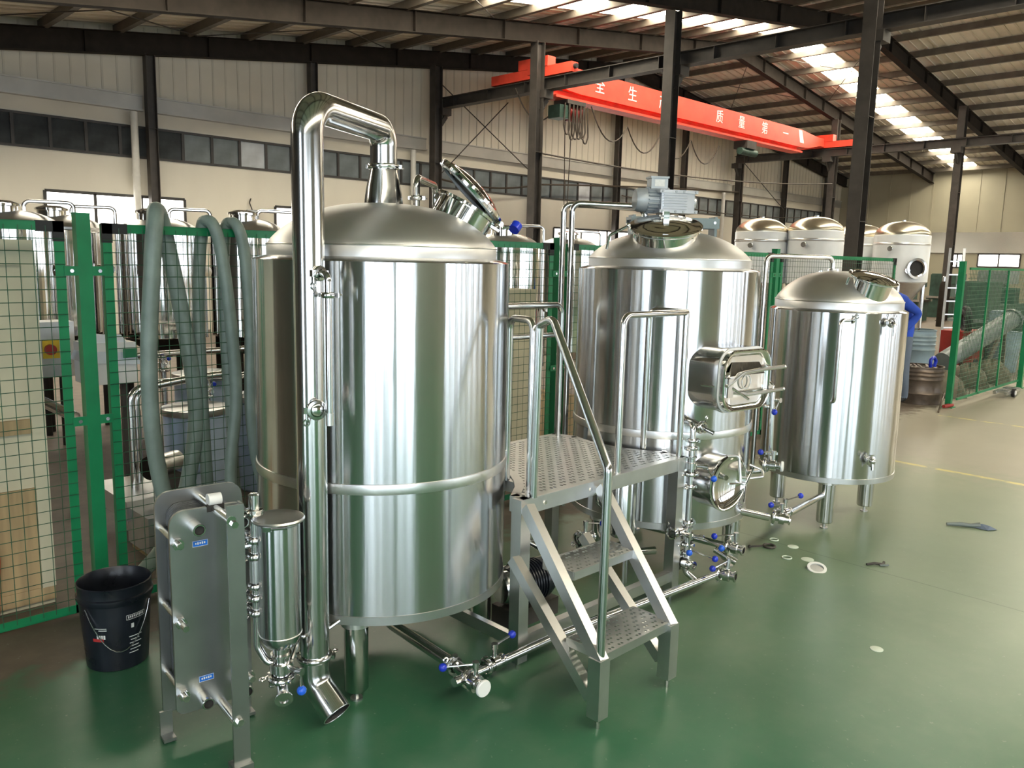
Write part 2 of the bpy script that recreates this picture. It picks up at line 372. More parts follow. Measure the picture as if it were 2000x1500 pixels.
# east wall with cladding and sunlit windows
EW = [(8.6, 10.0, 1.95, 2.52), (10.4, 12.1, 1.95, 2.52), (12.75, 13.2, 1.9, 2.5), (3.5, 6.5, 1.95, 2.6)]
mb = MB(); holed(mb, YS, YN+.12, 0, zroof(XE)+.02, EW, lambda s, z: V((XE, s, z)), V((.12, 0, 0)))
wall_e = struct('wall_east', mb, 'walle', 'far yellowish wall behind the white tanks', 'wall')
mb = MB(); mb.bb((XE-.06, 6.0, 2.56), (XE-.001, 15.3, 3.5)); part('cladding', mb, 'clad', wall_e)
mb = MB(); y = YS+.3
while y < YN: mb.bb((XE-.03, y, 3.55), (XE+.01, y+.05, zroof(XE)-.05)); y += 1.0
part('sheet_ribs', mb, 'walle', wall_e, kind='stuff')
for k, (a, b, c, d) in enumerate(EW):
    mb = MB()
    for q in (c, d): mb.bb((XE-.03, a, q-.03), (XE+.06, b, q+.03))
    for q in (a, (a+b)/2, b): mb.bb((XE-.03, q-.03, c), (XE+.06, q+.03, d))
    wn = struct('window_%d' % (k+6), mb, 'frame', ['glaring window in the far wall at the right edge', 'glaring wide window in the far wall above the clutter', 'narrow glaring window beside the far column', 'bright window in the far wall beyond the frame'][k], 'window', (XE, (a+b)/2, c))
    for q in (a, (a+b)/2):
        pm = MB(); pm.bb((XE+.02, q+.03, c+.03), (XE+.04, q+(b-a)/2-.03, d-.03)); part('pane', pm, 'winlit', wn)
# west and south walls (behind the camera) with openings slotted to stripe the tank reflections
mb = MB(); holed(mb, YS, YN+.12, 0, zroof(XW)+.02, OPW, lambda s, z: V((XW, s, z)), V((-.12, 0, 0)))
wall_w = struct('wall_west', mb, 'wallgray', 'near side wall with an open door', 'wall')
mb = MB(); holed(mb, XW, XE, 0, 4.55, OPS, lambda s, z: V((s, YS, z)), V((0, -.12, 0)))
mb.prism([(XW, YS, 4.55), (XE, YS, 4.55), (XE, YS, zroof(XE)), (XR, YS, ZR), (XW, YS, zroof(XW))], (0, -.12, 0))
wall_s = struct('wall_south', mb, 'jamb', 'pale end wall behind the camera', 'wall')
# roof
mb = MB()
for s, xe in ((-1, XW), (1, XE)):
    mb.prism([(xe, YS, zroof(xe)), (XR, YS, ZR), (XR, YS, ZR+.05), (xe, YS, zroof(xe)+.05)], (0, YN+.12-YS, 0))
ceil = struct('ceiling', mb, 'roof', 'dark corrugated roof with sloping steel rafters', 'ceiling')
mb = MB(); y = YS+.1
while y < YN:
    for xe in (XW, XE): mb.bar((xe, y, zroof(xe)-.012), (XR, y, ZR-.012), .05, .03)
    y += .28
part('sheet_ribs', mb, 'roofrib', ceil, kind='stuff')
def slope_pt(x, y, dz=0): return V((x, y, zroof(x)+dz))
pur = []; x = XR-.35
while x > XW+.2: pur.append(x); x -= 1.42
x = XR+.35
while x < XE-.2: pur.append(x); x += 1.42
pm = MB(); pm.bb((-.035, YS, -.20), (.035, YN, -.03)); pm.bb((-.035, YS, -.205), (.08, YN, -.19)); pmesh = mesh_of(pm, 'purlin', 'purlin')
for x in pur:
    o = bpy.data.objects.new('purlin', pmesh); C.objects.link(o); o.parent = ceil; o.location = (x, 0, zroof(x))
FRY = [18.5, 14.4, 10.35, 6.3, 2.25, -1.8, -5.85, -9.9, -13.95]
for y in FRY:
    for xe in (XW, XE):
        mb = MB(); d0, d1 = .42, .42
        for k in range(1):
            a = slope_pt(xe, y, -.205-d0/2); b = slope_pt(XR, y, -.205-d1/2); mb.hbeam(a, b, .20, .44, .014)
        for k in range(1, 12): p = a.lerp(b, k/12); mb.bar(p+V((-.006, 0, 0)), p+V((.006, 0, 0)), .18, .40)
        part('rafter', mb, 'brown', ceil)
# skylight sheets: glowing strips, one per purlin bay; unseen rows are added as extra light
ps = sorted(pur)
for yc, lo in ((12.95, -6), (4.85, 12.6), (-3.25, -6)):  # in view: north strip's east part; the rest is added fill
    for a, b in zip(ps, ps[1:]):
        if a < lo or a > 40.2 or abs((a+b)/2-XR) < .5: continue
        mb = MB(); p, q = slope_pt(a+.05, yc, -.035), slope_pt(b-.05, yc, -.035); mb.bar(p, q, 1.0, .012)
        part('skylight_and_fill_sheet', mb, 'skylight', ceil)
# sag rods and wind bracing under the roof
mb = MB()
for (x0, x1) in ((3.2, 8.2), (8.2, 13.2), (25, 30)):
    for y0, y1 in ((14.6, 18.3), (10.5, 14.2)):
        for s in (0, 1): mb.cyl(slope_pt(x0, y1 if s else y0, -.22), slope_pt(x1, y0 if s else y1, -.22), .012, n=6)
part('brace_rods', mb, 'dark', ceil)
# columns
def column(x, y, top, wx, wy, label, matn='dark', base=0):
    mb = MB(); t = .014
    mb.bb((x-wx/2, y-wy/2, base), (x-wx/2+t, y+wy/2, top)); mb.bb((x+wx/2-t, y-wy/2, base), (x+wx/2, y+wy/2, top)); mb.bb((x-wx/2+t, y-t/2, base), (x+wx/2-t, y+t/2, top))
    o = single('steel_column', mb, matn, label, 'column', None, 'structure', (x, y, base))
    mb = MB(); mb.bb((x-wx/2-.06, y-wy/2-.06, 0), (x+wx/2+.06, y+wy/2+.06, .02)); part('base_plate', mb, matn, o)
    for q in (2.6, 4.4):
        mb = MB(); mb.bb((x-wx/2-.004, y-wy/2-.004, q), (x+wx/2+.004, y+wy/2+.004, q+.012)); part('stiffener', mb, matn, o)
    return o
C1, C2 = 14.85, 31.0
lab1 = ['dark H column at the cream wall left of the crane', 'dark H column in front of the crane end carriage', 'dark H column in front of the red girder', 'nearest dark H column rising behind the small tank']
for i, y in enumerate((18.25, 14.4, 10.5, 6.35)): column(C1, y, zroof(C1)-.62, .26, .24, lab1[i])
lab2 = ['dark H column at the wall under the far crane end', 'far dark H column behind the leaning white tanks', 'far dark H column with gas cylinder at its foot']
for i, y in enumerate((18.25, 14.3, 9.9)): column(C2, y, zroof(C2)-.62, .26, .24, lab2[i])
for x in (C1, C2):
    for y in (2.25, -5.85): column(x, y, zroof(x)-.62, .26, .24, 'dark H column beyond the right edge of the picture')
nl = {3.1: 'wall post beyond the left edge', 7.2: 'slim dark wall post beside the white drain pipe', 11.15: 'slim dark wall post above the vapour pipe', 19.2: 'slim wall post hidden behind a column', 23.25: 'slim wall post between crane hoist and stirring motor', 27.35: 'slim wall post right of the stirring motor', 35.4: 'slim far wall post above the white tanks', 39.6: 'slim wall post in the far corner'}
for x, lb in nl.items(): column(x, YN-.24, zroof(x)-.62, .20, .18, lb)
# crane runway beams
for x, lb in ((C1+.28, 'near crane runway beam crossing behind the columns'), (C2-.28, 'far crane runway beam above the white tanks')):
    mb = MB(); mb.hbeam((x, -13, 6.03), (x, 18.3, 6.03), .26, .28, .016)
    o = single('runway_beam', mb, 'dark', lb, 'beam', None, 'structure', (x, 2.6, 5.7))
    mb = MB(); mb.bb((x-.03, -13, 6.17), (x+.03, 18.3, 6.20)); part('rail', mb, 'brown', o)
    y = -12
    while y < 18: mb = MB(); mb.bb((x-.125, y-.006, 5.91), (x+.125, y+.006, 6.15)); part('web_stiffener', mb, 'dark', o); y += 1.35
    s = 1 if x < 20 else -1
    for y in (18.25, 14.4, 10.5 if x < 20 else 9.9, 6.35):
        if x > 20 and y == 6.35: continue
        mb = MB(); mb.bb((x-.16-s*.02, y-.16, 5.70), (x+.14, y+.16, 5.89)); mb.bar((x-s*.15, y, 5.40), (x+s*.08, y, 5.70), .05, .12); part('bracket', mb, 'dark', o)
# wall bracing, drain pipes and cables
for a, b, lb in (((15.15, 18.43, 6.60), (18.95, 18.43, 4.45), 'thin brace rod falling to the right on the cream wall'), ((17.75, 18.40, 6.45), (14.95, 18.40, 3.95), 'thin brace rod falling to the left on the cream wall'), ((31.2, 18.43, 6.2), (35.3, 18.43, 4.3), 'thin brace rod on the wall near the far corner')):
    single('brace_rod', MB().cyl(a, b, .016, n=8), 'dark', lb, 'brace rod')
for x, lb in ((6.85, 'white drain pipe on the wall beside the left post'), (14.30, 'white drain pipe on the wall behind the vapour pipe'), (30.35, 'white drain pipe on the wall right of the motor')):
    t = thing('drain_pipe', lb, 'pipe', (x, YN-.20, 0))
    part('pipe', MB().cyl((x, YN-.20, 0), (x, YN-.20, 4.72), .075, n=16), 'pipegrey', t)
    for z in (1.5, 3.4): part('pipe_clip', MB().ring((x, YN-.20, z), (0, 0, 1), .074, .085, .05), 'pipegrey', t)
def sag(a, b, s, n=14):
    a, b = V(a), V(b); return [a.lerp(b, i/n)-V((0, 0, s*4*(i/n)*(1-i/n))) for i in range(n+1)]
single('wall_cable', MB().tube(sag((15.0, 18.3, 4.0), (19.1, 18.3, 4.15), .18)+sag((19.1, 18.3, 4.15), (30.9, 18.2, 4.75), -.05)[1:], .03, n=6), 'cable', 'brown cable drooping along the wall behind the columns', 'cable')
single('wall_cable', MB().tube(sag((14.95, 14.6, 4.45), (30.8, 14.2, 4.9), .25), .022, n=6), 'cable', 'brown cable strung from column to column under the girder', 'cable')
single('wall_cable', MB().tube(sag((23.3, 18.3, 4.1), (39.5, 18.3, 4.2), .3), .02, n=6), 'cable', 'thin cable sagging along the wall above the white tanks', 'cable')
# small lamp on the wall
t = thing('wall_lamp', 'small lamp on a hook on the cream wall', 'lamp', (9.55, YN-.12, 2.75))
part('lamp_body', MB().cyl((9.4, YN-.12, 2.78), (9.72, YN-.12, 2.78), .05, n=12), 'motor', t)
part('hook', MB().tube([(9.55, YN-.10, 2.82), (9.5, YN-.06, 3.0), (9.56, YN-.02, 3.1)], .012, .02, 6), 'dark', t)
# ------------------------------------------------------------------ red crane
gy = 14.7
cr = thing('bridge_crane', 'red travelling crane with white lettering under the roof', 'crane', (22.9, gy, 6.15))
mb = MB(); xa, xb = C1+.28, C2-.28
prof = [(xa-.15, 6.30), (xa+1.0, 6.08), (xa+1.5, 6.05), (xb-1.9, 6.05), (xb-1.3, 6.08), (xb-.5, 6.24), (xb+.1, 6.26), (xb+.1, 6.54), (xb-.7, 6.54), (xb-2.0, 6.66), (xa+2.0, 6.66), (xa+.7, 6.66), (xa-.15, 6.58)]
mb.prism([(x, gy-.17, z) for x, z in prof], (0, .34, 0)); gird = part('girder', mb, 'red', cr)
mb = MB(); mb.bb((xa+.6, gy-.03, 5.91), (xb-2.0, gy+.03, 6.06)); part('web', mb, 'red', cr)
mb = MB(); mb.bb((xa+.5, gy-.22, 5.85), (xb-1.9, gy+.22, 5.91)); part('bottom_flange', mb, 'red', cr)
for x, s in ((xa, -1), (xb, 1)):
    mb = MB(); mb.bb((x-.12, gy-1.25, 6.21), (x+.12, gy+1.5, 6.44)); e = part('end_carriage', mb, 'red', cr)
    mb = MB(); mb.bb((x-.14, gy-.5, 6.44), (x+.14, gy+.5, 6.68)); part('end_box', mb, 'red', e)
    for y in (gy-1.0, gy+1.25): part('wheel', MB().cyl((x-.06, y, 6.29), (x+.06, y, 6.29), .085, n=16), 'dark', e)
    for y in (gy-1.27, gy+1.52): part('buffer', MB().cyl((x, y-.05, 6.34), (x, y+.05, 6.34), .06, n=12), 'black', e)
mb = MB(); mb.prism([(xb-2.05, gy-.176, 6.2), (xb-1.75, gy-.176, 6.2), (xb-1.95, gy-.176, 6.62), (xb-2.2, gy-.176, 6.62)], (0, .004, 0)); part('white_stripe', mb, 'print', gird)
def text_mesh(body, size, ext=.004):
    cu = bpy.data.curves.new('lettering', 'FONT'); cu.body = body; cu.size = size; cu.extrude = ext; cu.align_x = 'CENTER'; cu.align_y = 'CENTER'
    o = bpy.data.objects.new('lettering', cu); C.objects.link(o); dg = bpy.context.evaluated_depsgraph_get()
    me = bpy.data.meshes.new_from_object(o.evaluated_get(dg)); bpy.data.objects.remove(o); bpy.data.curves.remove(cu); me.name = 'lettering'
    return me
TXT = True
for ch, x in zip('安全生产质量第一', (15.95, 17.37, 18.78, 20.23, 23.26, 24.6, 26.1, 27.57)):
    me = text_mesh(ch, .42); me.materials.clear(); me.materials.append(M['print'])
    o = bpy.data.objects.new('lettering', me); C.objects.link(o); o.parent = gird
    o.matrix_local = INV[gird.name] @ Matrix.Translation((x, gy-.175, 6.35)) @ Matrix.Rotation(PI/2, 4, 'X')
# hoist trolley with its looped cable
hx, hy = 16.35, gy
ho = thing('chain_hoist', 'dark chain hoist hanging under the red girder', 'hoist', (hx, hy, 5.3))
part('motor_box', MB().bb((hx-.55, hy-.2, 5.38), (hx-.15, hy+.2, 5.70)), 'machine', ho)
part('drum_box', MB().cyl((hx-.1, hy, 5.55), (hx+.45, hy, 5.55), .19, n=16), 'redm', ho)
part('trolley', MB().bb((hx-.3, hy-.24, 5.75), (hx+.4, hy+.24, 5.85)), 'dark', ho)
for k, dx in enumerate((-.3, -.12, .02, .16, .3, .42)):
    part('cable_loop', MB().tube([(hx+dx-.07, hy-.22, 5.75), (hx+dx-.12, hy-.23, 5.2-.1*(k % 3)), (hx+dx, hy-.24, 4.85-.12*(k % 2)), (hx+dx+.12, hy-.23, 5.2-.1*(k % 3)), (hx+dx+.07, hy-.22, 5.75)], .02, .12, 6), 'cable', ho)
for dx in (-.12, .14): part('chain', MB().cyl((hx+dx, hy, 5.4), (hx+dx*.3, hy, 2.55), .012, n=6), 'cable', ho)
hk = MB().box((hx, hy, 2.42), (.16, .10, .22)); hk.tube([(hx, hy, 2.32), (hx+.02, hy, 2.2), (hx+.1, hy, 2.12), (hx-.02, hy, 2.05), (hx-.1, hy, 2.12)], .025, .05, 8); part('hook_block', hk, 'orange', ho)
single('festoon_cable', MB().tube(sum([sag((16.9+i*1.55, gy-.3, 5.78-.32*min(i, 1)), (18.45+i*1.55, gy-.3, 5.46), .62, 10)[(1 if i else 0):] for i in range(4)], []), .018, n=6), 'cable', 'thin cable hanging in loops under the girder', 'cable')
single('festoon_cable', MB().tube(sag((15.0, gy+.6, 6.05), (16.0, gy+.1, 5.7), .55), .018, n=6), 'cable', 'cable loop hanging at the near crane end', 'cable')
h2 = thing('second_hoist', 'small dark trolley with orange hook under the far girder end', 'hoist', (25.2, gy, 5.5))
part('trolley', MB().bb((24.9, gy-.25, 5.60), (25.5, gy+.25, 5.85)), 'dark', h2)
part('motor_box', MB().cyl((24.7, gy-.1, 5.5), (25.7, gy-.1, 5.5), .12, n=12), 'machine', h2)
part('chain', MB().cyl((25.2, gy, 5.5), (25.2, gy, 2.75), .012, n=6), 'cable', h2)
hk = MB().box((25.2, gy, 2.62), (.2, .12, .26)); hk.tube([(25.2, gy, 2.5), (25.32, gy, 2.36), (25.2, gy, 2.26), (25.1, gy, 2.34)], .03, .06, 8); part('hook_block', hk, 'orange', h2)
# ------------------------------------------------------------------ brewhouse skid
UX, NX = V((.994, -.113, 0)), V((-.113, -.994, 0))      # along the row of tanks, and out to the aisle
Z = V((0, 0, 1))
def clamp_mb(mb, p, ax, r, wing=None):
    """tri-clamp: ring, hinge lug and wing nut"""
    p, ax = V(p), V(ax).normalized(); mb.lathe([(r, -.011), (r+.010, -.009), (r+.013, -.004), (r+.013, .004), (r+.010, .009), (r, .011)], p, ax, 20)
    u, w_ = perp(ax); d = V(wing).normalized() if wing is not None else w_
    d = (d-ax*d.dot(ax)).normalized(); t = ax.cross(d)
    q = p+d*(r+.012); mb.obox(q, d*.010, t*.012, ax*.008)
    mb.cyl(q+t*-.012, q+t*.035, .004, n=6); mb.torus(q+t*.045, ax, .011, .0035, 12, 6)
    q2 = p-d*(r+.010); mb.obox(q2, d*.008, t*.010, ax*.007)
    return mb
def valve(p, ax, stem, hdir, r, label, hl=.10, knob='blue', cap=None, group='butterfly valves on the pipework', open_end=True):
    p, ax, stem, hdir = V(p), V(ax).normalized(), V(stem).normalized(), V(hdir).normalized()
    t = thing('butterfly_valve', label, 'valve', p, None)
    L = .05
    b = MB().lathe([(r*.55, -L), (r, -L), (r+.008, -L), (r+.008, -L+.008), (r, -L+.012), (r, -.018), (r+.012, -.016), (r+.012, .016), (r, .018), (r, L-.012), (r+.008, L-.008), (r+.008, L), (r*.82, L), (r*.80, L-.03), (0, L-.032)], p, ax, 24)
    part('body', b, 'steel', t)
    part('clamp', clamp_mb(MB(), p-ax*(L-.004), ax, r+.006, -stem), 'steel', t)
    part('stem', MB().cyl(p+stem*r, p+stem*(r+.045), .010, n=12).cyl(p+stem*(r+.045), p+stem*(r+.068), .015, n=12), 'steel', t)
    h0 = p+stem*(r+.058); h1 = h0+hdir*hl
    hd = part('handle', MB().cyl(h0-hdir*.015, h1, .0045, n=8), 'steel', t)
    part('knob', MB().sphere(h1+hdir*.008, .0175, 16, 8), knob, hd)
    if cap == 'white': part('end_cap', MB().lathe([(0, L+.008), (r+.008, L+.008), (r+.011, L+.004), (r+.011, L-.004), (r+.006, L-.004)], p, ax, 24), 'white', t)
    elif open_end: part('bore', MB().lathe([(0, L-.024), (r*.78, L-.024)], p, ax, 16), 'hole', t)
    return t
def pipe(name, path, r, bend, label, clamps=(), mt='steel', cat='pipe', n=16, group=None, loc=None):
    P = [V(q) for q in path]
    t = thing(name, label, cat, loc or (P[0].x, P[0].y, min(q.z for q in P)), group)
    part('tube', MB().tube(P, r, bend, n), mt, t)
    for c in clamps:
        q, ax = c[0], c[1]; part('clamp', clamp_mb(MB(), q, ax, r+.002, c[2] if len(c) > 2 else None), 'steel', t)
    return t
def dome_prof(r, zb, band, h, n=22):
    pr = [(r, zb), (r, zb+band)]
    for i in range(1, n+1):
        q = 1-i/n; q = q**.8 if i < n else 0
        pr.append((r*q, zb+band+h*(1-q**2.6)**.82))
    return pr
def tank(name, label, c, r, z0, zt, rd, band, h, ring, leg_ang, rl, legr, loc=None):
    cx, cy = c; t = thing(name, label, 'tank', (cx, cy, 0))
    sh = MB().lathe([(0, z0+.02), (r-.06, z0+.012), (r-.008, z0), (r, z0+.006), (r, zt-.006), (r-.008, zt), (rd+.001, zt+.012), (rd-.02, zt+.012)], (cx, cy, 0), n=128)
    s = part('shell', sh, 'shell', t)
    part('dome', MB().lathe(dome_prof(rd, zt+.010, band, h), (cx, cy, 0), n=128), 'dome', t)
    part('dome_bead', MB().torus((cx, cy, zt+.012+band), Z, rd-.001, .004, 96, 8), 'weld', t)
    part('bottom_bead', MB().lathe([(r-.002, z0-.002), (r+.003, z0), (r+.003, z0+.035), (r-.002, z0+.037)], (cx, cy, 0), n=128), 'brush', s)
    if ring: part('band', MB().lathe([(r-.001, ring-.022), (r+.004, ring-.020), (r+.007, ring), (r+.004, ring+.020), (r-.001, ring+.022)], (cx, cy, 0), n=128), 'weld', s)
    for a in leg_ang:
        a = math.radians(a); x, y = cx+rl*math.cos(a), cy+rl*math.sin(a)
        lg = part('leg', MB().lathe([(0, .045), (legr*.9, .045), (legr, .052), (legr, z0+.03)], (x, y, 0), n=28), 'steel', t)
        part('leg_collar', MB().ring((x, y, z0-.012), Z, legr-.002, legr+.012, .022, 28), 'weld', lg)
        part('foot', MB().cyl((x, y, .006), (x, y, .05), .011, n=12).cyl((x, y, 0), (x, y, .008), .026, n=16), 'brush', lg)
    return t, s
def frame_at(p, ax):
    ax = V(ax).normalized(); u, w_ = perp(ax); return V(p), ax, u, w_
# ---- kettle (large tank at the front)
c1 = (2.13, 2.97)
t1, s1 = tank('brew_kettle', 'largest shiny steel tank at the front left, with open hatch lid on top', c1, .55, .35, 1.785, .492, .045, .185, .905, (221, 339, 100), .485, .049)
# lagging rivets on the kettle side
for q in ((-.47, -.29, 1.2), (-.475, -.28, 1.215)):
    pass
# manway on the kettle dome with open lid
mc, max_ = V((2.42, 2.855, 1.905)), V((.42, -.26, .87)).normalized()
mn = part('manway_neck', MB().lathe([(.135, -.08), (.135, .125), (.150, .128), (.150, .140), (.128, .140), (.128, .02), (0, .02)], mc, max_, 40), 'polish', t1)
hd = V((.80, -.60, 0)); hd = (hd-max_*hd.dot(max_)).normalized()
hp = mc+max_*.15+hd*.165
ldir = (V((-.80, .60, 0))*.70+Z*.715).normalized(); hax = Z.cross(hd).normalized()
lnx = ldir.cross(hax).normalized()
if lnx.dot(V((.5, -.4, .6))) < 0: lnx = -lnx
lc = hp+ldir*.19
ld = part('manway_lid', MB().lathe([(.188, -.012), (.192, 0), (.188, .012), (.170, .016), (.158, .022), (.115, .038), (.06, .047), (0, .050), (0, .043), (.06, .039), (.115, .030), (.155, .012), (.168, -.012), (.188, -.012)], lc, lnx, 48), 'polish', t1)
part('lid_gasket', MB().torus(lc-lnx*.010, lnx, .165, .007, 40, 8), 'white', ld)
part('hinge', MB().cyl(hp-hax*.05, hp+hax*.05, .011, n=10).obox(hp-hd*.02-max_*.03, hd*.03, hax*.035, max_*.006), 'steel', t1)
kn = part('closing_screw', MB().cyl(hp+hd*.01-Z*.01, hp+hd*.075+Z*.03, .007, n=8), 'steel', t1)
part('knob', MB().cyl(hp+hd*.07+Z*.012-hax*.01, hp+hd*.09+Z*.045+hax*.01, .026, n=14), 'blue', kn, 'dark blue star knob')
for a in (.3, 1.3):
    d = (hax*math.cos(a)-hd*math.sin(a)*.3).normalized(); part('clamp_lug', MB().obox(mc+max_*.12+d*.15-hd*.02, d*.02, max_.cross(d)*.012, max_*.016), 'steel', mn)
# vapour stack and downpipe
pv = V((1.568, 2.645, 0)); s0 = V((c1[0], c1[1], 0))
vp = thing('vapour_pipe', 'thick steel vapour pipe arching from the dome down to the floor', 'pipe', (pv.x, pv.y, .05))
part('stack_cone', MB().lathe([(.086, 1.985), (.083, 2.03), (.080, 2.05), (.074, 2.09), (.060, 2.155), (.058, 2.175)], s0, Z, 40), 'vapour', vp)
part('clamp', clamp_mb(MB(), s0+Z*2.18, Z, .058, rt), 'steel', vp)
part('arch', MB().tube([s0+Z*2.185, s0+Z*2.335, pv+Z*2.325, pv+Z*.262], .057, [.085, .115], 40, seg=12), 'vapour', vp)
part('clamp', clamp_mb(MB(), pv+Z*.258, Z, .057, rt), 'steel', vp)
eo = (rt*.62-V((fw.x, fw.y, 0)).normalized()*.45).normalized()
P = fillet([pv+Z*.252, pv+Z*.155, pv+Z*.06+eo*.125], .11, 12)
el = part('outlet_elbow', MB().tube(P, .057, 0, 40, cap=False), 'vapour', vp)
part('elbow_bore', MB().tube(P, .0555, 0, 40, cap=False), 'hole', vp)
part('rim', MB().torus(P[-1], P[-1]-P[-2], .0563, .0018, 40, 6), 'weld', el)
bd = (c1[0]-pv.x, c1[1]-pv.y)
part('wall_bracket', MB().cyl(pv+Z*.33, V((1.80, 2.66, .40)), .009, n=10), 'steel', vp)
# drip branch on the vapour pipe
q0 = pv+Z*1.735; tw = (rt*.75-V((fw.x, fw.y, 0)).normalized()*.66).normalized()
br = pipe('drip_branch', [q0+tw*.055, q0+tw*.115, q0+tw*.115-Z*.07, q0+tw*.115-Z*.50], .013, .03, 'thin drip tube hanging beside the vapour pipe', ((q0+tw*.066, tw, -rt), (q0+tw*.115-Z*.075, Z, rt)))
part('tube_end', MB().cyl(q0+tw*.115-Z*.50, q0+tw*.115-Z*.545, .015, n=14), 'weld', br)
q1 = pv+Z*1.245; fc = (-V((fw.x, fw.y, 0)).normalized()*.85+rt*.45).normalized()
cp = thing('blind_ferrule', 'round blind cap clamped to the side of the vapour pipe', 'pipe cap', q1+fc*.06)
part('ferrule', MB().cyl(q1+fc*.05, q1+fc*.08, .022, n=20), 'steel', cp); part('clamp', clamp_mb(MB(), q1+fc*.082, fc, .025, -rt), 'steel', cp); part('blind_cap', MB().lathe([(0, .097), (.018, .096), (.026, .090), (.026, .084)], q1, fc, 24), 'polish', cp)
# spray-ball pipes behind the stack
pipe('cleaning_pipe', [(2.30, 2.96, 1.97), (2.30, 2.96, 2.15), (2.62, 3.22, 2.15), (2.66, 3.25, .6)], .016, .045, 'thin bent cleaning pipe beside the open hatch', (((2.30, 2.96, 2.06), Z, rt),))
pipe('cleaning_pipe', [(2.22, 3.08, 1.99), (2.22, 3.08, 2.16), (2.45, 3.42, 2.16), (2.48, 3.46, .5)], .016, .045, 'thin bent pipe partly hidden behind the vapour stack')
# ---- mash tun (second tank)
c2 = (4.10, 2.85)
t2, s2 = tank('mash_tun', 'tall steel tank with grey stirring motor on top', c2, .53, .33, 1.765, .473, .045, .165, .865, (291, 171, 51), .46, .052)
m2 = V((3.885, 2.735, 1.915)); a2 = V((-.27, -.20, .94)).normalized()
part('manway_neck', MB().lathe([(.20, -.10), (.198, -.02), (.178, .008), (.178, .065), (.192, .068), (.192, .080), (.15, .080)], m2, a2, 48), 'polish', t2)
l2 = part('manway_lid', MB().lathe([(.196, .080), (.205, .086), (.205, .096), (.190, .102), (.172, .098), (.12, .118), (.06, .126), (0, .128)], m2, a2, 56), 'polish', t2)
part('lid_gasket', MB().torus(m2+a2*.080, a2, .188, .006, 48, 8), 'white', l2)
bkp = m2+a2*.10+V((.05, .08, 0)); part('lid_bracket', MB().obox(m2+a2*.145, rt*.016, V((.5, .6, 0)).normalized()*.012, a2*.03), 'steel', l2)
hv = -rt+V((0, 0, -.25)); part('clamp_arm', MB().tube([m2+a2*.09-rt*.205, m2+a2*.055-rt*.31-Z*.02, m2-rt*.325-Z*.045], .008, .02, 8).sphere(m2+a2*.092-rt*.208, .015, 10, 6), 'steel', t2)
for a in range(10):
    an = 2*PI*a/10; u, w_ = perp(a2); d = u*math.cos(an)+w_*math.sin(an); part('lid_bolt', MB().cyl(m2+a2*.060+d*.186, m2+a2*.079+d*.186, .006, n=8), 'steel', t2)
# stirring drive
bdv = V((.80, -.60, 0)); bnv = V((.60, .80, 0)); bz = 2.075; gc = V((4.15, 2.87, 0))
ag = thing('stirring_drive', 'grey finned motor and gearbox on the second tank', 'motor', gc+Z*2.0)
part('support_beam', MB().obox(gc+Z*(bz-.02), bdv*.27, bnv*.055, Z*.008).obox(gc+Z*(bz-.04)-bnv*.05, bdv*.27, bnv*.006, Z*.03).obox(gc+Z*(bz-.04)+bnv*.05, bdv*.27, bnv*.006, Z*.03), 'beamgrey', ag)
for s in (-1, 1):
    part('end_plate', MB().obox(gc+bdv*(s*.25)+Z*(bz-.075), bdv*.008, bnv*.05, Z*.075), 'beamgrey', ag)
    part('bolt', MB().cyl(gc+bdv*(s*.24)-bnv*.06+Z*(bz-.035), gc+bdv*(s*.24)-bnv*.045+Z*(bz-.035), .009, n=6), 'alu', ag)
part('drive_shaft', MB().cyl(gc+Z*1.93, gc+Z*bz, .045, n=20), 'brush', ag)
gx = V((.86, -.51, 0)); gyv = V((.51, .86, 0)); g0 = gc-bnv*.01+Z*2.155
gb = part('gearbox', MB().obox(g0, gx*.105, gyv*.050, Z*.050), 'alu', ag)
for s in (-1, 1):
    part('flange', MB().obox(g0+Z*(s*.057), gx*.120, gyv*.066, Z*.009), 'alu', gb)
    for e in (-.105, -.02, .03, .105): part('flange_bolt', MB().cyl(g0+gx*e-gyv*.064+Z*(s*.057), g0+gx*e-gyv*.072+Z*(s*.057), .007, n=6), 'motor', gb)
for k in range(6): part('fin', MB().obox(g0+Z*(-.038+k*.0155)-gx*.02-gyv*.056, gx*.075, gyv*.010, Z*.0035), 'alu', gb)
part('output_face', MB().cyl(g0+gx*.104, g0+gx*.114, .046, n=28).ring(g0+gx*.114, gx, .034, .048, .012, 28), 'alu', gb)
part('bore', MB().cyl(g0+gx*.114, g0+gx*.116, .034, n=24), 'grey', gb)
mx = V((-.80, .60, 0)); m0 = g0-gx*.035+gyv*.035
mo = part('motor_body', MB().lathe([(.055, 0), (.064, .02), (.064, .13), (.070, .132), (.070, .175), (.060, .195), (.035, .20), (0, .20)], m0+Z*.01, mx, 32), 'motor', ag)
u, w_ = perp(mx)
for k in range(20):
    an = 2*PI*k/20; d = u*math.cos(an)+w_*math.sin(an); tv = mx.cross(d); part('cooling_fin', MB().obox(m0+Z*.01+mx*.075+d*.069, mx*.052, d*.008, tv*.0025), 'motor', mo)
tb = part('terminal_box', MB().obox(m0+mx*.06+Z*.105, mx*.05, u*.045, Z*.030), 'motor', ag)
part('box_lid', MB().obox(m0+mx*.06+Z*.140, mx*.056, u*.051, Z*.005), 'motor', tb)
part('rating_plate', MB().obox(m0+mx*.06+Z*.107-u*.046 if u.dot(fw) > 0 else m0+mx*.06+Z*.107+u*.046, mx*.03, u*.001, Z*.02), 'print', tb)
part('motor_shoulder', MB().lathe([(.076, 0), (.076, .015), (.064, .03)], m0-mx*.005+Z*.01, mx, 28), 'motor', ag)
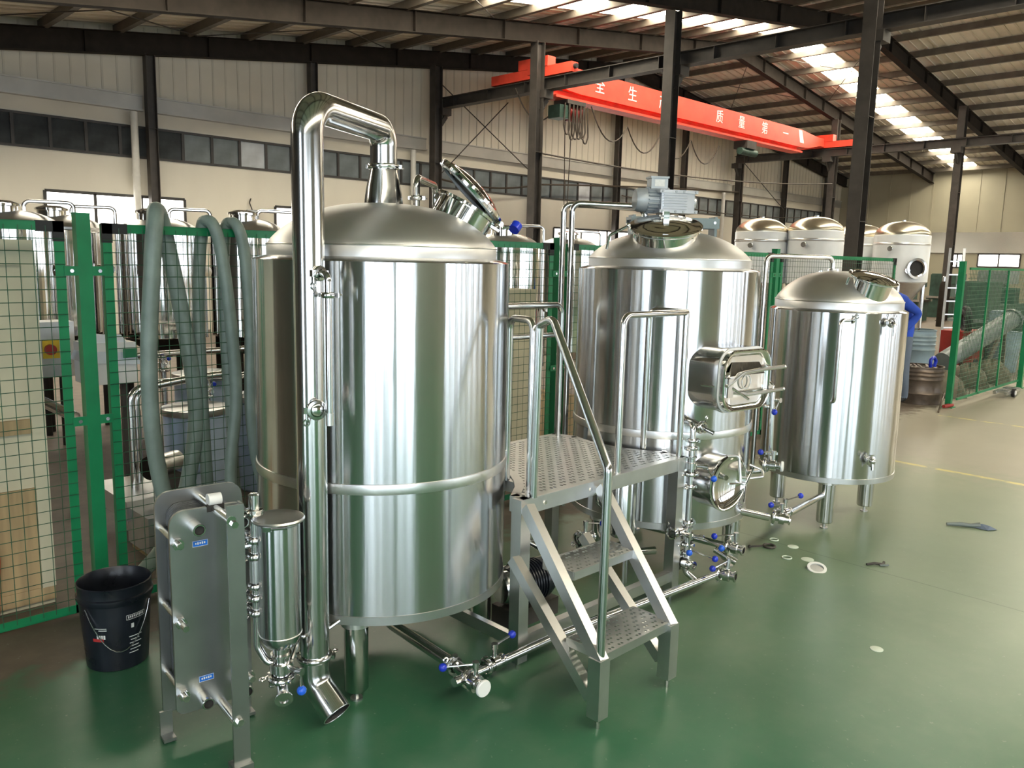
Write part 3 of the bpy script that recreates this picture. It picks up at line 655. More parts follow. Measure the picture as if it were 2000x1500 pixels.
# cleaning pipes of the mash tun
pipe('cleaning_pipe', [(4.08, 3.02, 1.96), (4.08, 3.02, 2.13), (3.80, 3.36, 2.145), (3.80, 3.36, .25)], .0175, .05, 'tall bent steel pipe rising left of the second tank')
pipe('cleaning_pipe', [(4.22, 3.13, 1.95), (4.22, 3.13, 2.13), (3.90, 3.52, 2.15), (3.90, 3.52, .25)], .0175, .05, 'tall bent steel pipe just behind its twin left of the second tank')
# rectangular grain door facing the aisle
def rrect(w_, h_, r, n=6):
    out = []
    for sx, sz, a0 in ((1, 1, 0), (-1, 1, 90), (-1, -1, 180), (1, -1, 270)):
        for k in range(n+1):
            a = math.radians(a0+90*k/n); out.append((sx*(w_/2-r)+r*math.cos(a), sz*(h_/2-r)+r*math.sin(a)))
    return out
dC = V((c2[0]-.113*.40, c2[1]-.994*.40, 1.19))-UX*.085
dr = thing('grain_door', 'bulging rectangular hatch with two clamp bars on the second tank', 'hatch', dC)
def rr3(c, w_, h_, r): return [c+UX*a+Z*b for a, b in rrect(w_, h_, r)]
def loft(secs):
    mb = MB(); n = len(secs[0]); o = 0
    for s in secs: mb.v += s
    for i in range(len(secs)-1):
        for k in range(n): j = (k+1) % n; mb.f.append((i*n+k, i*n+j, (i+1)*n+j, (i+1)*n+k))
    mb.f.append(tuple(range((len(secs)-1)*n, len(secs)*n))); return mb
F = dC+NX*.255
part('neck', loft([rr3(dC, .42, .34, .10), rr3(F-NX*.05, .42, .34, .10), rr3(F-NX*.045, .43, .35, .10), rr3(F-NX*.02, .43, .35, .10)]), 'steel', dr)
dl = part('door_plate', loft([rr3(F-NX*.018, .41, .33, .095), rr3(F+NX*.012, .41, .33, .095), rr3(F+NX*.016, .395, .315, .09), rr3(F+NX*.012, .37, .29, .085), rr3(F-NX*.004, .34, .26, .075), rr3(F-NX*.006, .30, .22, .065)]), 'polish', dr)
part('gasket', loft([rr3(F-NX*.019, .425, .345, .10), rr3(F-NX*.017, .425, .345, .10)]), 'white', dr)
part('wedge', MB().add([F+UX*-.16+Z*.03+NX*.006, F+UX*.14+Z*.03+NX*.006, F+UX*.12+Z*.09+NX*-.004, F+UX*-.12+Z*.10+NX*-.004, F+UX*-.16+Z*.03+NX*.02, F+UX*.14+Z*.03+NX*.02], [(0, 1, 2, 3), (4, 5, 2, 3), (0, 4, 3), (1, 2, 5)]), 'polish', dl)
part('upper_bar', MB().tube([F+UX*-.19-Z*.02+NX*.025, F+UX*-.06+Z*.045+NX*.03, F+UX*.10+Z*.055+NX*.035, F+UX*.30+Z*.055+NX*.03], .010, .03, 10), 'weld', dr)
part('lower_bar', MB().tube([F+UX*-.18-Z*.05+NX*.02, F+UX*-.02-Z*.075+NX*.03, F+UX*.10-Z*.072+NX*.035, F+UX*.30-Z*.070+NX*.03], .010, .03, 10), 'weld', dr)
for zz in (.055, -.07): part('bar_end', MB().sphere(F+UX*.305+Z*zz+NX*.03, .013, 12, 6), 'polish', dr)
part('ring_handle', MB().torus(F-UX*.0-Z*.01+NX*.006, NX, .038, .004, 28, 6), 'weld', dl)
part('swing_bolt', MB().cyl(F-UX*.26-Z*.02-NX*.09, F-UX*.14-Z*.035+NX*.035, .006, n=8).cyl(F-UX*.15-Z*.03+NX*.03, F-UX*.06-Z*.09+NX*.07, .007, n=8), 'polish', dr)
part('hinge_post', MB().cyl(F+UX*.205-Z*.10-NX*.02, F+UX*.205+Z*.09-NX*.02, .013, n=12).obox(F+UX*.205-Z*.055, UX*.02, NX*.02, Z*.012), 'steel', dr)
part('latch_block', MB().obox(F-UX*.165-Z*.03+NX*.015, UX*.022, NX*.018, Z*.05), 'steel', dr)
# round door near the bottom
rC = V((3.90, 2.25, .617)); rI = V((c2[0], c2[1], .617))-UX*.12
rd = thing('round_door', 'round hatch with cross bar low on the second tank', 'hatch', rC+NX*-.06)
part('neck', MB().lathe([(.150, -.22), (.150, -.02), (.155, -.018), (.155, 0)], rC, NX, 48), 'steel', rd)
dp = part('door_plate', MB().lathe([(.156, -.002), (.158, .004), (.150, .008), (.146, .002), (.10, -.018), (.05, -.028), (0, -.030)], rC, NX, 48), 'polish', rd)
part('cross_bar', MB().tube([rC+UX*-.02+Z*.152+NX*.0, rC+UX*.055+Z*.150+NX*.02, rC+UX*.06+Z*.0+NX*.04], .008, .03, 10), 'weld', rd)
part('spindle', MB().cyl(rC+UX*.065+NX*.01, rC+UX*.065+NX*.075, .012, n=12).cyl(rC+UX*.06+NX*.035-UX*.10+Z*.01, rC+UX*.06+NX*.04, .006, n=8), 'steel', rd)
part('star_handle', MB().cyl(rC+UX*.065+NX*.07, rC+UX*.105+NX*.085+Z*.09, .006, n=8).cyl(rC+UX*.065+NX*.07, rC+UX*.045+NX*.08-Z*.095, .006, n=8), 'polish', rd)
part('handle_loop', MB().tube([rC+UX*.07+NX*.03+Z*.03, rC+UX*.12+NX*.05+Z*.02, rC+UX*.235+NX*.06+Z*.015, rC+UX*.255+NX*.04+Z*.045, rC+UX*.215-NX*.02+Z*.07], .007, .025, 10), 'weld', rd)
# ---- hot water tank (third tank)
c3 = (5.735, 2.53)
t3, s3 = tank('small_tank', 'smaller steel tank with closed lid at the right end of the row', c3, .46, .345, 1.505, .428, .05, .205, None, (208, 328, 88), .36, .056)
m3 = V((5.585, 2.255, 1.66)); a3 = V((-.10, -.30, .95)).normalized()
part('manway_neck', MB().lathe([(.135, -.10), (.128, -.02), (.128, .10), (.142, .104), (.142, .114), (.12, .114)], m3-a3*.045, a3, 44), 'polish', t3)
l3 = part('manway_lid', MB().lathe([(.150, .112), (.163, .117), (.163, .124), (.148, .130), (.138, .126), (.09, .142), (.04, .149), (0, .150)], m3-a3*.045, a3, 48), 'polish', t3)
part('lid_gasket', MB().torus(m3+a3*.067, a3, .146, .005, 44, 8), 'white', l3)
part('clamp_arm', MB().tube([m3+a3*.075-rt*.165, m3+a3*.0-rt*.165, m3-rt*.185-Z*.05], .008, .02, 8).torus(m3-rt*.175-Z*.045, Z, .022, .006, 16, 6), 'steel', t3)
part('lid_bracket', MB().obox(m3+a3*.10+V((.05, .09, 0)), rt*.014, V((.5, .6, 0)).normalized()*.012, a3*.028), 'steel', l3)
pipe('cleaning_pipe', [(5.93, 2.68, 1.72), (5.93, 2.68, 1.865), (5.41, 2.93, 1.865), (5.41, 2.93, .30)], .0165, .045, 'tall bent steel pipe between the second and third tanks', (((5.93, 2.68, 1.775), Z, rt),))
# level tube on the third tank
pipe('level_tube', [(5.40, 2.26, 1.455), (5.28, 2.30, 1.455), (5.28, 2.30, .92), (5.33, 2.345, .9)], .012, .035, 'thin bent tube on the left side of the third tank', (((5.37, 2.27, 1.455), (1, -.3, 0), Z),))
sv = thing('sample_fitting', 'small clamped fitting high on the third tank', 'fitting', (5.55, 2.10, 1.43))
dv3 = V((-.40, -.916, 0)); b3 = V((c3[0], c3[1], 0))
part('ferrule', MB().cyl(b3+dv3*.45+Z*1.445, b3+dv3*.50+Z*1.445, .017, n=16), 'steel', sv); part('clamp', clamp_mb(MB(), b3+dv3*.495+Z*1.445, dv3, .020, rt), 'steel', sv); part('drop_tube', MB().tube([b3+dv3*.495+Z*1.445, b3+dv3*.525+Z*1.44, b3+dv3*.525+Z*1.36], .010, .015, 10), 'steel', sv)
sv = thing('sample_fitting', 'small clamped fitting low on the third tank', 'fitting', (5.50, 2.12, .52))
d3 = V((-.52, -.854, 0)); part('ferrule', MB().cyl(b3+d3*.45+Z*.52, b3+d3*.51+Z*.52, .018, n=16), 'steel', sv); part('clamp', clamp_mb(MB(), b3+d3*.50+Z*.52, d3, .022, Z), 'steel', sv); part('plug', MB().sphere(b3+d3*.515+Z*.52, .02, 14, 8).cyl(b3+d3*.515+Z*.52, b3+d3*.52+Z*.46, .010, n=10), 'polish', sv)
pipe('outlet_pipe', [(5.60, 2.46, .36), (5.60, 2.46, .235), (5.40, 2.38, .235), (4.50, 2.215, .31)], .021, .06, 'outlet pipe running under the third tank to its valve')
# ---- pipework along the floor
pipe('main_pipe', [(2.00, 2.315, .12), (2.6, 2.32, .12), (3.80, 2.235, .12)], .019, 0, 'long steel pipe running low behind the stairs')
pipe('drain_pipe', [(2.13, 2.97, .36), (2.13, 2.97, .125), (2.09, 2.34, .12), (2.08, 2.29, .12)], .026, .08, 'drain pipe from under the largest tank to its capped valve', (((2.09, 2.42, .12), (-.06, -1, 0), Z),))
valve((2.068, 2.262, .115), (-.06, -1, -.02), Z, -rt*.9+V((0, 0, -.12)), .024, 'capped drain valve in front of the largest tank', .125, 'blue', 'white')
valve((2.23, 2.325, .12), (1, 0, 0), Z, UX+V((.0, .2, .1)), .020, 'inline valve on the floor pipe beside the largest tank', .105, 'blue', open_end=False)
pipe('under_pipe', [(2.62, 3.0, .16), (3.2, 2.95, .16), (3.78, 2.62, .16)], .022, .1, 'dark pipe crossing the floor under the platform')
# manifold at the front left of the mash tun
mf = (3.675, 2.345)
pipe('manifold_riser', [(3.79, 2.52, .955), (mf[0], mf[1], .955), (mf[0], mf[1], .14), (mf[0]+.04, mf[1]-.06, .085)], .016, .035, 'upright pipe with stacked valves beside the platform', (((mf[0], mf[1], .87), Z, rt), ((mf[0], mf[1], .83), Z, -rt), ((mf[0], mf[1], .62), Z, -rt), ((mf[0], mf[1], .42), Z, rt), ((mf[0], mf[1], .25), Z, rt)))
gsx = thing('sight_fitting', 'angled clamped fitting at the top of the manifold riser', 'fitting', (3.70, 2.34, .93))
part('body', MB().cyl((3.73, 2.43, .965), (3.73, 2.30, .93), .022, n=18), 'steel', gsx); part('clamp', clamp_mb(MB(), (3.73, 2.33, .938), (0, -1, -.27), .024, rt), 'steel', gsx); part('plug', MB().cyl((3.73, 2.30, .93), (3.74, 2.26, .915), .012, n=12), 'polish', gsx)
valve((mf[0], mf[1], .735), Z, NX*.6+rt*.8, rt*.6-Z*.85, .021, 'upper valve on the manifold riser', .07, 'bluel', open_end=False)
valve((mf[0], mf[1], .345), Z, NX*.6+rt*.8, rt*.85-Z*.45, .021, 'middle valve on the manifold riser', .115, 'bluel', open_end=False)
valve((mf[0]-.06, mf[1]+.02, .375), UX, NX, -Z+UX*.1, .018, 'side valve left of the manifold riser with handle down', .09, 'bluel', open_end=False)
valve((3.66, 2.33, .195), NX, UX*.3+Z, rt-Z*.35, .018, 'lower valve on the manifold riser', .14, 'blue', open_end=False)
pipe('outlet_pipe', [(3.90, 2.80, .24), (4.02, 2.32, .215)], .021, 0, 'short outlet pipe under the second tank')
valve((4.035, 2.255, .212), NX+UX*.25-Z*.05, Z, -rt*.8-V((.1, .2, 0)), .023, 'outlet valve in front of the second tank leg', .13, 'blue')
valve((3.865, 2.20, .115), NX+UX*.35, Z+UX*.1, -UX-Z*.12, .023, 'end valve of the long floor pipe', .13, 'blue')
pipe('drain_stub', [(4.06, 2.40, .16), (4.10, 2.28, .105)], .020, 0, 'open drain stub at the foot of the second tank')
valve((4.38, 2.24, .64), NX+UX*.5, Z, -rt, .020, 'capped valve on the right side of the second tank', .07, 'blue', 'white')
pipe('side_pipe', [(4.40, 2.44, .55), (4.42, 2.28, .60), (4.41, 2.29, 1.10), (4.46, 2.40, 1.14)], .014, .04, 'upright pipe right of the rectangular hatch', (((4.42, 2.28, .70), Z, rt),))
valve((4.44, 2.33, 1.02), Z, NX, -Z-UX*.6, .016, 'small valve right of the rectangular hatch', .07, 'blue', open_end=False)
pipe('outlet_pipe', [(4.12, 2.42, .40), (4.36, 2.235, .33)], .022, 0, 'branch pipe leaving the second tank at its lower right', (((4.20, 2.36, .38), (1, -.75, -.3), Z),))
valve((4.455, 2.20, .312), NX+UX*.7-Z*.15, Z, -rt, .023, 'open outlet valve between second and third tanks', .06, 'blue')
valve((4.56, 2.235, .318), UX, Z, rt*.9+V((fw.x, fw.y, 0))*.4+Z*.15, .018, 'inline valve on the pipe from the third tank', .11, 'blue', open_end=False)
for k, (p, ax, st, hd_, lb) in enumerate((((3.46, 2.80, .62), Z, NX, rt-Z*.2, 'valve under the platform right of the middle step'), ((3.15, 2.62, .38), UX, Z, rt, 'valve seen below the middle step'), ((3.05, 2.95, .60), Z, NX, rt, 'valve hanging under the platform above the middle step'))):
    valve(p, ax, st, hd_, .021, lb, .08, 'blue', open_end=False)
pipe('under_pipe', [(3.05, 2.95, .72), (3.05, 2.95, .30), (3.15, 2.80, .22), (3.60, 2.70, .22)], .018, .05, 'bent pipe under the platform above the middle step', (((3.05, 2.95, .53), Z, rt),))
pipe('under_pipe', [(3.46, 2.80, .74), (3.46, 2.80, .45), (3.75, 2.75, .42)], .018, .05, 'bent pipe under the platform beside the second tank', (((3.46, 2.80, .55), Z, rt),))
bc = thing('buffer_vessel', 'small upright steel vessel under the platform', 'vessel', (3.48, 2.66, .12))
part('vessel_body', MB().lathe([(0, .30), (.05, .30), (.085, .33), (.085, .66), (.075, .69), (.03, .705), (0, .705)], (3.50, 2.66, 0), n=36), 'steel', bc)
for a in (0, 2.1, 4.2): part('leg', MB().cyl((3.50+.07*math.cos(a), 2.66+.07*math.sin(a), .006), (3.50+.07*math.cos(a), 2.66+.07*math.sin(a), .36), .010, n=8), 'steel', bc)
# pump under the platform
pu = thing('transfer_pump', 'dark blue pump standing under the platform behind the stairs', 'pump', (2.80, 2.72, 0))
part('pump_motor', MB().lathe([(0, -.02), (.09, -.02), (.10, 0), (.10, .20), (.085, .23), (0, .23)], (2.74, 2.75, .19), UX, 28), 'bucket', pu)
part('pump_head', MB().lathe([(0, -.07), (.07, -.07), (.085, -.05), (.085, -.02), (.03, -.02)], (2.74, 2.75, .19), UX, 28), 'steel', pu)
for k in range(9):
    part('cooling_ring', MB().ring(V((2.74, 2.75, .19))+UX*(.03+.017*k), UX, .099, .108, .005, 28), 'bucket', pu)
part('base', MB().box((2.84, 2.74, .045), (.32, .16, .09)), 'dark', pu)
# ---- platform with stairs
pf = thing('work_platform', 'steel work platform with perforated deck, stairs and handrails', 'platform', (3.0, 2.7, 0))
PZ = .785
def arc(c, r, a0, a1, n=8): return [(c[0]+r*math.cos(math.radians(a0+(a1-a0)*i/n)), c[1]+r*math.sin(math.radians(a0+(a1-a0)*i/n))) for i in range(n+1)]
poly = [(2.42, 2.36), (3.64, 2.36), (3.64, 2.50)]+arc(c2, .575, 219, 158, 8)+[(3.52, 3.20), (2.74, 3.20)]+arc(c1, .60, 17, -57, 8)+[(2.42, 2.44)]
def inside(p, poly):
    x, y = p; r = False
    for (x1, y1), (x2, y2) in zip(poly, poly[1:]+poly[:1]):
        if (y1 > y) != (y2 > y) and x < (x2-x1)*(y-y1)/(y2-y1)+x1: r = not r
    return r
def perforated(test, x0, x1, y0, y1, z, p, rx, ry, th=.003):
    mb = MB(); nx = max(1, round((x1-x0)/p)); ny = max(1, round((y1-y0)/p)); px_, py = (x1-x0)/nx, (y1-y0)/ny
    for i in range(nx):
        for j in range(ny):
            a, b = x0+i*px_, y0+j*py; cx, cy = a+px_/2, b+py/2
            if not all(test((cx+sx*px_*.5, cy+sy*py*.5)) for sx in (-1, 1) for sy in (-1, 1)): continue
            sq = [(1, 0), (1, 1), (0, 1), (-1, 1), (-1, 0), (-1, -1), (0, -1), (1, -1)]
            off = (.18 if (i+j) % 2 else -.18)*px_
            vs = []
            for zz in (z, z-th):
                vs += [(cx+s*px_/2, cy+t*py/2, zz) for s, t in sq]
                vs += [(cx+off+rx*math.cos(k*PI/4), cy+ry*math.sin(k*PI/4), zz) for k in range(8)]
            fs = []
            for k in range(8):
                q = (k+1) % 8; fs += [(k, q, 8+q, 8+k), (16+q, 16+k, 24+k, 24+q), (8+k, 8+q, 24+q, 24+k)]
            mb.add(vs, fs)
    return mb
part('deck', perforated(lambda p: inside(p, poly), 2.42, 3.64, 2.36, 3.20, PZ, .034, .0072, .0105), 'brush', pf)
rim = MB()
for (a, b) in zip(poly, poly[1:]+poly[:1]):
    A, B = V((a[0], a[1], 0)), V((b[0], b[1], 0)); ctr = V((3.0, 2.75, 0))
    d = (B-A).normalized(); inn = V((-d.y, d.x, 0))
    rim.obox((A+B)/2+Z*(PZ-.003)+inn*.018, (B-A)/2+d*.004, inn*.020, Z*.004)
    rim.obox((A+B)/2+Z*(PZ-.034), (B-A)/2+d*.003, inn*.004, Z*.034)
part('edge_frame', rim, 'brush', pf)
for x in (2.62, 2.92, 3.30): part('deck_beam', MB().bb((x-.02, 2.37, PZ-.06), (x+.02, 3.0, PZ-.008)), 'brush', pf)
for (x, y) in ((2.43, 2.385), (3.60, 2.385), (3.48, 3.16), (2.78, 3.16)):
    lg = part('leg', MB().bb((x-.03, y-.03, .04), (x+.03, y+.03, PZ-.001)), 'brush', pf)
    part('foot', MB().cyl((x, y, 0), (x, y, .05), .010, n=10), 'steel', lg)
part('lower_brace', MB().bb((2.46, 2.37, .10), (3.57, 2.41, .155)), 'brush', pf)
part('lower_brace', MB().bb((2.415, 2.41, .10), (2.445, 3.13, .155)), 'brush', pf)
for x in (2.55, 2.86): part('deck_bolt', MB().cyl((x, 2.352, .75), (x, 2.360, .75), .010, n=6), 'steel', pf)
# stairs: two double stringers and two treads
SX0, SX1, YF = 2.35, 2.80, 1.86
stx = ((2.335, 2.50), (2.80, 3.02))
def stair_pt(i, t, dz): # along the stringer: t=0 at the foot, 1 at the deck
    x = stx[i][0]+(stx[i][1]-stx[i][0])*t*.55; return V((x, 1.85+(2.345-1.85)*t, .285+(PZ-.01-.285)*t+dz))
for i in (0, 1):
    up = V((0, -.72, .69))
    part('stringer', MB().bar(stair_pt(i, -.02, 0), stair_pt(i, 1.0, -.02), .045, .052, up), 'brush', pf)
    part('stringer', MB().bar(stair_pt(i, 0, 0)+V((0, .03, -.17)), stair_pt(i, .86, 0)+V((-.03 if i == 0 else -.06, .10, -.18)), .045, .045, up), 'brush', pf)
    x = stx[i][0]
    lg = part('stair_leg', MB().bb((x-.03, 1.82, .045), (x+.03, 1.88, .29)), 'brush', pf)
    part('foot', MB().cyl((x, 1.845, 0), (x, 1.845, .05), .010, n=10), 'steel', lg)
for (x0, x1, y0, y1, z) in ((2.36, 2.80, 1.845, 2.04, .298), (2.445, 2.86, 2.09, 2.26, .535)):
    td = part('tread', perforated(lambda p: True, x0, x1, y0, y1, z, .0285, .0066, .0066), 'brush', pf)
    part('tread_nose', MB().bb((x0, y0-.006, z-.035), (x1, y0+.004, z+.001)).bb((x0, y1-.004, z-.035), (x1, y1+.004, z+.001)).bb((x0-.004, y0, z-.035), (x0+.002, y1, z+.001)).bb((x1-.002, y0, z-.035), (x1+.004, y1, z+.001)), 'brush', td)
RT = 1.55
part('handrail', MB().tube([(2.335, 1.845, .29), (2.335, 1.845, 1.04), (2.47, 2.27, 1.565), (2.478, 2.352, 1.53), (2.478, 2.362, PZ)], .0175, [.04, .045, .02], 18), 'steel', pf, 'sloping stair handrail')
part('handrail', MB().tube([(2.545, 2.45, PZ), (2.545, 2.45, RT-.01), (2.585, 2.64, RT-.01), (2.585, 2.64, PZ)], .0165, .05, 18), 'steel', pf, 'narrow upside-down U rail')
part('handrail', MB().tube([(3.09, 2.385, PZ), (3.09, 2.385, RT), (3.615, 2.385, RT), (3.615, 2.62, RT), (3.615, 2.62, PZ)], .0165, [.05, .005, .05], 18), 'steel', pf, 'right-hand rail on the front corner')
part('rail_post', MB().cyl((3.615, 2.385, PZ), (3.615, 2.385, RT), .0165, n=18), 'steel', pf)
part('handrail', MB().tube([(2.80, 3.16, PZ), (2.80, 3.16, RT), (3.49, 3.14, RT), (3.49, 3.14, PZ)], .0165, .05, 18), 'steel', pf, 'rear rail between the two tanks')
part('rail_bar', MB().cyl((2.80, 3.16, RT-.17), (3.49, 3.14, RT-.17), .014, n=16), 'steel', pf)
# ---- plate heat exchanger
hA = V((1.08, 2.90, 0))
hx_ = thing('plate_heat_exchanger', 'upright plate heat exchanger with blue tags at the front left', 'heat exchanger', (1.2, 2.75, 0))
def hp_(u, nn, z): return hA+UX*u+NX*nn+Z*z
def rplate(u0, u1, z0, z1, nn, th, r, rb=.01):
    out = []
    for (cu, cz, a0, rr) in ((u1-r, z1-r, 0, r), (u0+r, z1-r, 90, r), (u0+rb, z0+rb, 180, rb), (u1-rb, z0+rb, 270, rb)):
        for k in range(9): a = math.radians(a0+90*k/8); out.append(hp_(cu+rr*math.cos(a), nn, cz+rr*math.sin(a)))
    return MB().prism(out, NX*th)
part('frame_plate', rplate(0, .315, .10, .945, -.012, .014, .055), 'plate', hx_)
part('pressure_plate', rplate(-.005, .265, .185, .925, .185, .014, .05, .03), 'plate', hx_)
for k in range(15): part('plate', rplate(.035, .255, .205, .90, .006+.0118*k, .0075, .05, .03), 'pack', hx_)
for z in (.925, .185):
    part('carrying_bar', MB().cyl(hp_(.152, 0, z-.012 if z > .5 else z), hp_(.152, .36, z-.012 if z > .5 else z), .0165, n=18), 'steel', hx_)
part('white_roller', MB().cyl(hp_(.130, .185, .945), hp_(.175, .185, .945), .022, n=20), 'white', hx_)
part('bar_cut', MB().obox(hp_(.152, .1925, .918), UX*.03, NX*.0085, Z*.012), 'hole', hx_)
cl = part('support_column', MB().obox(hp_(.165, .355, .49), UX*.028, NX*.004, Z*.475).obox(hp_(.192, .335, .49), UX*.004, NX*.022, Z*.475), 'plate', hx_)
part('column_foot', MB().obox(hp_(.165, .345, .012), UX*.035, NX*.03, Z*.010), 'plate', cl)
for z in (.90, .185): part('column_bolt', MB().cyl(hp_(.160, .357, z), hp_(.160, .372, z), .013, n=6), 'steel', cl)
for u in (.008, .307):
    part('frame_foot', MB().obox(hp_(u, .0, .055), UX*.022, NX*.006, Z*.052).obox(hp_(u, .02, .012), UX*.022, NX*.03, Z*.006), 'plate', hx_)
for z in (.815, .53, .262):
    for u in (.022, .255):
        b = part('tightening_bolt', MB().cyl(hp_(u-.004, -.03, z), hp_(u-.004, .27 if z == .53 else .245, z), .011, n=14), 'steel', hx_)
        part('nut', MB().cyl(hp_(u-.004, .200, z), hp_(u-.004, .216, z), .021, n=6).ring(hp_(u-.004, .217, z), NX, .011, .018, .006, 16), 'steel', b)
for (u, z) in ((.075, .868), (.085, .232), (.225, .868), (.225, .232)):
    p = part('port', MB().lathe([(.020, -.02), (.0215, -.02), (.0215, .066), (.020, .068), (.0165, .068), (.0165, .02), (0, .02)], hp_(u, .199, z), NX, 24), 'steel', hx_)
    part('port_bore', MB().lathe([(0, .055), (.0165, .055)], hp_(u, .199, z), NX, 18), 'hole', p)
for (u, z) in ((.095, .800), (.100, .298)):
    tg_ = part('name_tag', MB().obox(hp_(u, .2002, z), UX*.026, NX*.001, Z*.011), 'tag', hx_, 'small blue lettered tag')
    mbp = MB()
    for k in range(5): mbp.obox(hp_(u-.015+.0075*k, .2014, z+.001), UX*.0024, NX*.0003, Z*(.0032+.0012*(k % 2)))
    part('lettering', mbp, 'print', tg_)
    part('tag_border', MB().obox(hp_(u, .2014, z+.010), UX*.026, NX*.0003, Z*.0006).obox(hp_(u, .2014, z-.010), UX*.026, NX*.0003, Z*.0006).obox(hp_(u-.0255, .2014, z), UX*.0006, NX*.0003, Z*.0105).obox(hp_(u+.0255, .2014, z), UX*.0006, NX*.0003, Z*.0105), 'print', tg_)
# pipe string between exchanger and strainer
sc_ = V((1.372, 2.545, 0)); pl = sc_+V((-.062, .055, 0))
ps_ = pipe('wort_pipe', [pl+Z*.965, pl+Z*.40, pl+V((.02, -.02, .345)), pl+V((.06, -.055, .325))], .0145, .04, 'thin pipe with stacked fittings behind the strainer', tuple((pl+Z*z, Z, -rt) for z in (.90, .80, .74, .63, .585, .53)))
part('top_ferrule', MB().lathe([(.019, .90), (.030, .902), (.030, .912), (.019, .915), (.019, .965), (.016, .968), (0, .966)], pl, Z, 24), 'steel', ps_)
part('sight_glass', MB().cyl(pl+Z*.645, pl+Z*.725, .0215, n=20), 'brush', ps_)
part('fitting', MB().cyl(pl+Z*.77-rt*.05, pl+Z*.79+rt*.03, .012, n=10), 'steel', ps_)
# strainer
stn = thing('wort_strainer', 'small upright steel strainer canister with flat lid', 'strainer', sc_+Z*.2)
cb = part('canister', MB().lathe([(0, .395), (.03, .397), (.055, .410), (.070, .435), (.0745, .462), (.0745, .862), (.078, .866), (.078, .872)], sc_, Z, 48), 'shell', stn)
part('seam', MB().torus(sc_+Z*.455, Z, .0742, .0018, 48, 6), 'weld', cb)
part('lid', MB().lathe([(.080, .872), (.090, .874), (.092, .880), (.088, .886), (.084, .884), (0, .886)], sc_, Z, 48), 'brush', stn)
cv = -V((fw.x, fw.y, 0)).normalized()
part('lid_clamp', MB().cyl(sc_+cv*.088-rt*.02+Z*.868, sc_+cv*.083+rt*.055+Z*.874, .007, n=10).obox(sc_+cv*.09-rt*.012+Z*.868, rt*.014, cv*.006, Z*.008), 'steel', stn)
part('bottom_neck', MB().cyl(sc_+Z*.345, sc_+Z*.40, .030, n=20), 'steel', stn)
valve(sc_+Z*.325, Z, rt*.8+cv*.4, -Z+rt*.05, .030, 'strainer outlet valve with hanging blue knob', .065, 'bluel', open_end=False)
od = (rt*.35+cv*.9-Z*.28).normalized(); oc = sc_+Z*.255
ot = thing('strainer_outlet', 'short open pipe stub below the strainer', 'pipe', oc-Z*.03)
part('tee', MB().cyl(oc-od*.09, oc+od*.075, .020, n=20).cyl(sc_+Z*.285, oc, .022, n=18), 'steel', ot)
part('ferrule', MB().lathe([(.020, .06), (.031, .072), (.032, .080), (.018, .080), (.017, .05), (0, .05)], oc, od, 28), 'steel', ot)
part('bore', MB().lathe([(0, .07), (.0165, .07)], oc, od, 18), 'hole', ot)
part('clamp', clamp_mb(MB(), oc-od*.05, od, .022, -rt), 'steel', ot)
part('tie_rod', MB().cyl(sc_+Z*.33+rt*.03, pv+Z*.36-rt*.05, .009, n=10), 'steel', ot)
# ------------------------------------------------------------------ left fence
FY = 4.22
def mesh_wires(x0, x1, z0, z1, y, px_=.051, pz=.051, r=.0016, rail=None):
    mb = MB(); n = max(1, round((x1-x0)/px_))
    for i in range(1, n): x = x0+(x1-x0)*i/n; mb.cyl((x, y, z0), (x, y, z1), r, n=4, cap=False)
    n = max(1, round((z1-z0)/pz))
    for i in range(1, n): z = z0+(z1-z0)*i/n; mb.cyl((x0-.02, y-.003, z), (x1+.02, y-.003, z), r, n=4, cap=False)
    return mb
def panel(x0, x1, label, corners='both', y=FY, zt=1.925, zb=.02, pitch=.0555, wr=.0018):
    t = thing('wire_fence', label, 'fence', ((x0+x1)/2, y, 0))
    w_ = .042
    part('top_rail', MB().bb((x0, y-.004, zt-w_), (x1, y+.004, zt)).bb((x0, y-.004, zt-.006), (x1, y+.032, zt)), 'green', t)
    part('bottom_rail', MB().bb((x0, y-.004, zb), (x1, y+.004, zb+w_)).bb((x0, y-.004, zb), (x1, y+.032, zb+.006)), 'green', t)
    for a, b, s in ((x0, x0+w_, 1), (x1-w_, x1, -1)): part('side_rail', MB().bb((a, y-.004, zb), (b, y+.004, zt)).bb((a if s > 0 else b-.006, y, zb), (a+.006 if s > 0 else b, y+.032, zt)), 'green', t)
    if corners:
        for a, s in ((x0, 1), (x1, -1)):
            if corners == 'right' and s > 0 or corners == 'left' and s < 0: continue
            part('corner_sleeve', MB().bb((a-.002*s, y-.007, zt-.09), (a+s*.045, y+.010, zt+.003)).bb((a-.002*s, y-.007, zt-.047), (a+s*.115, y+.010, zt+.003)), 'black', t)
    mw = part('wire_mesh', mesh_wires(x0+.02, x1-.02, zb+.02, zt-.02, y-.008, pitch, .058, wr), 'wire', t, kind='stuff')
    return t
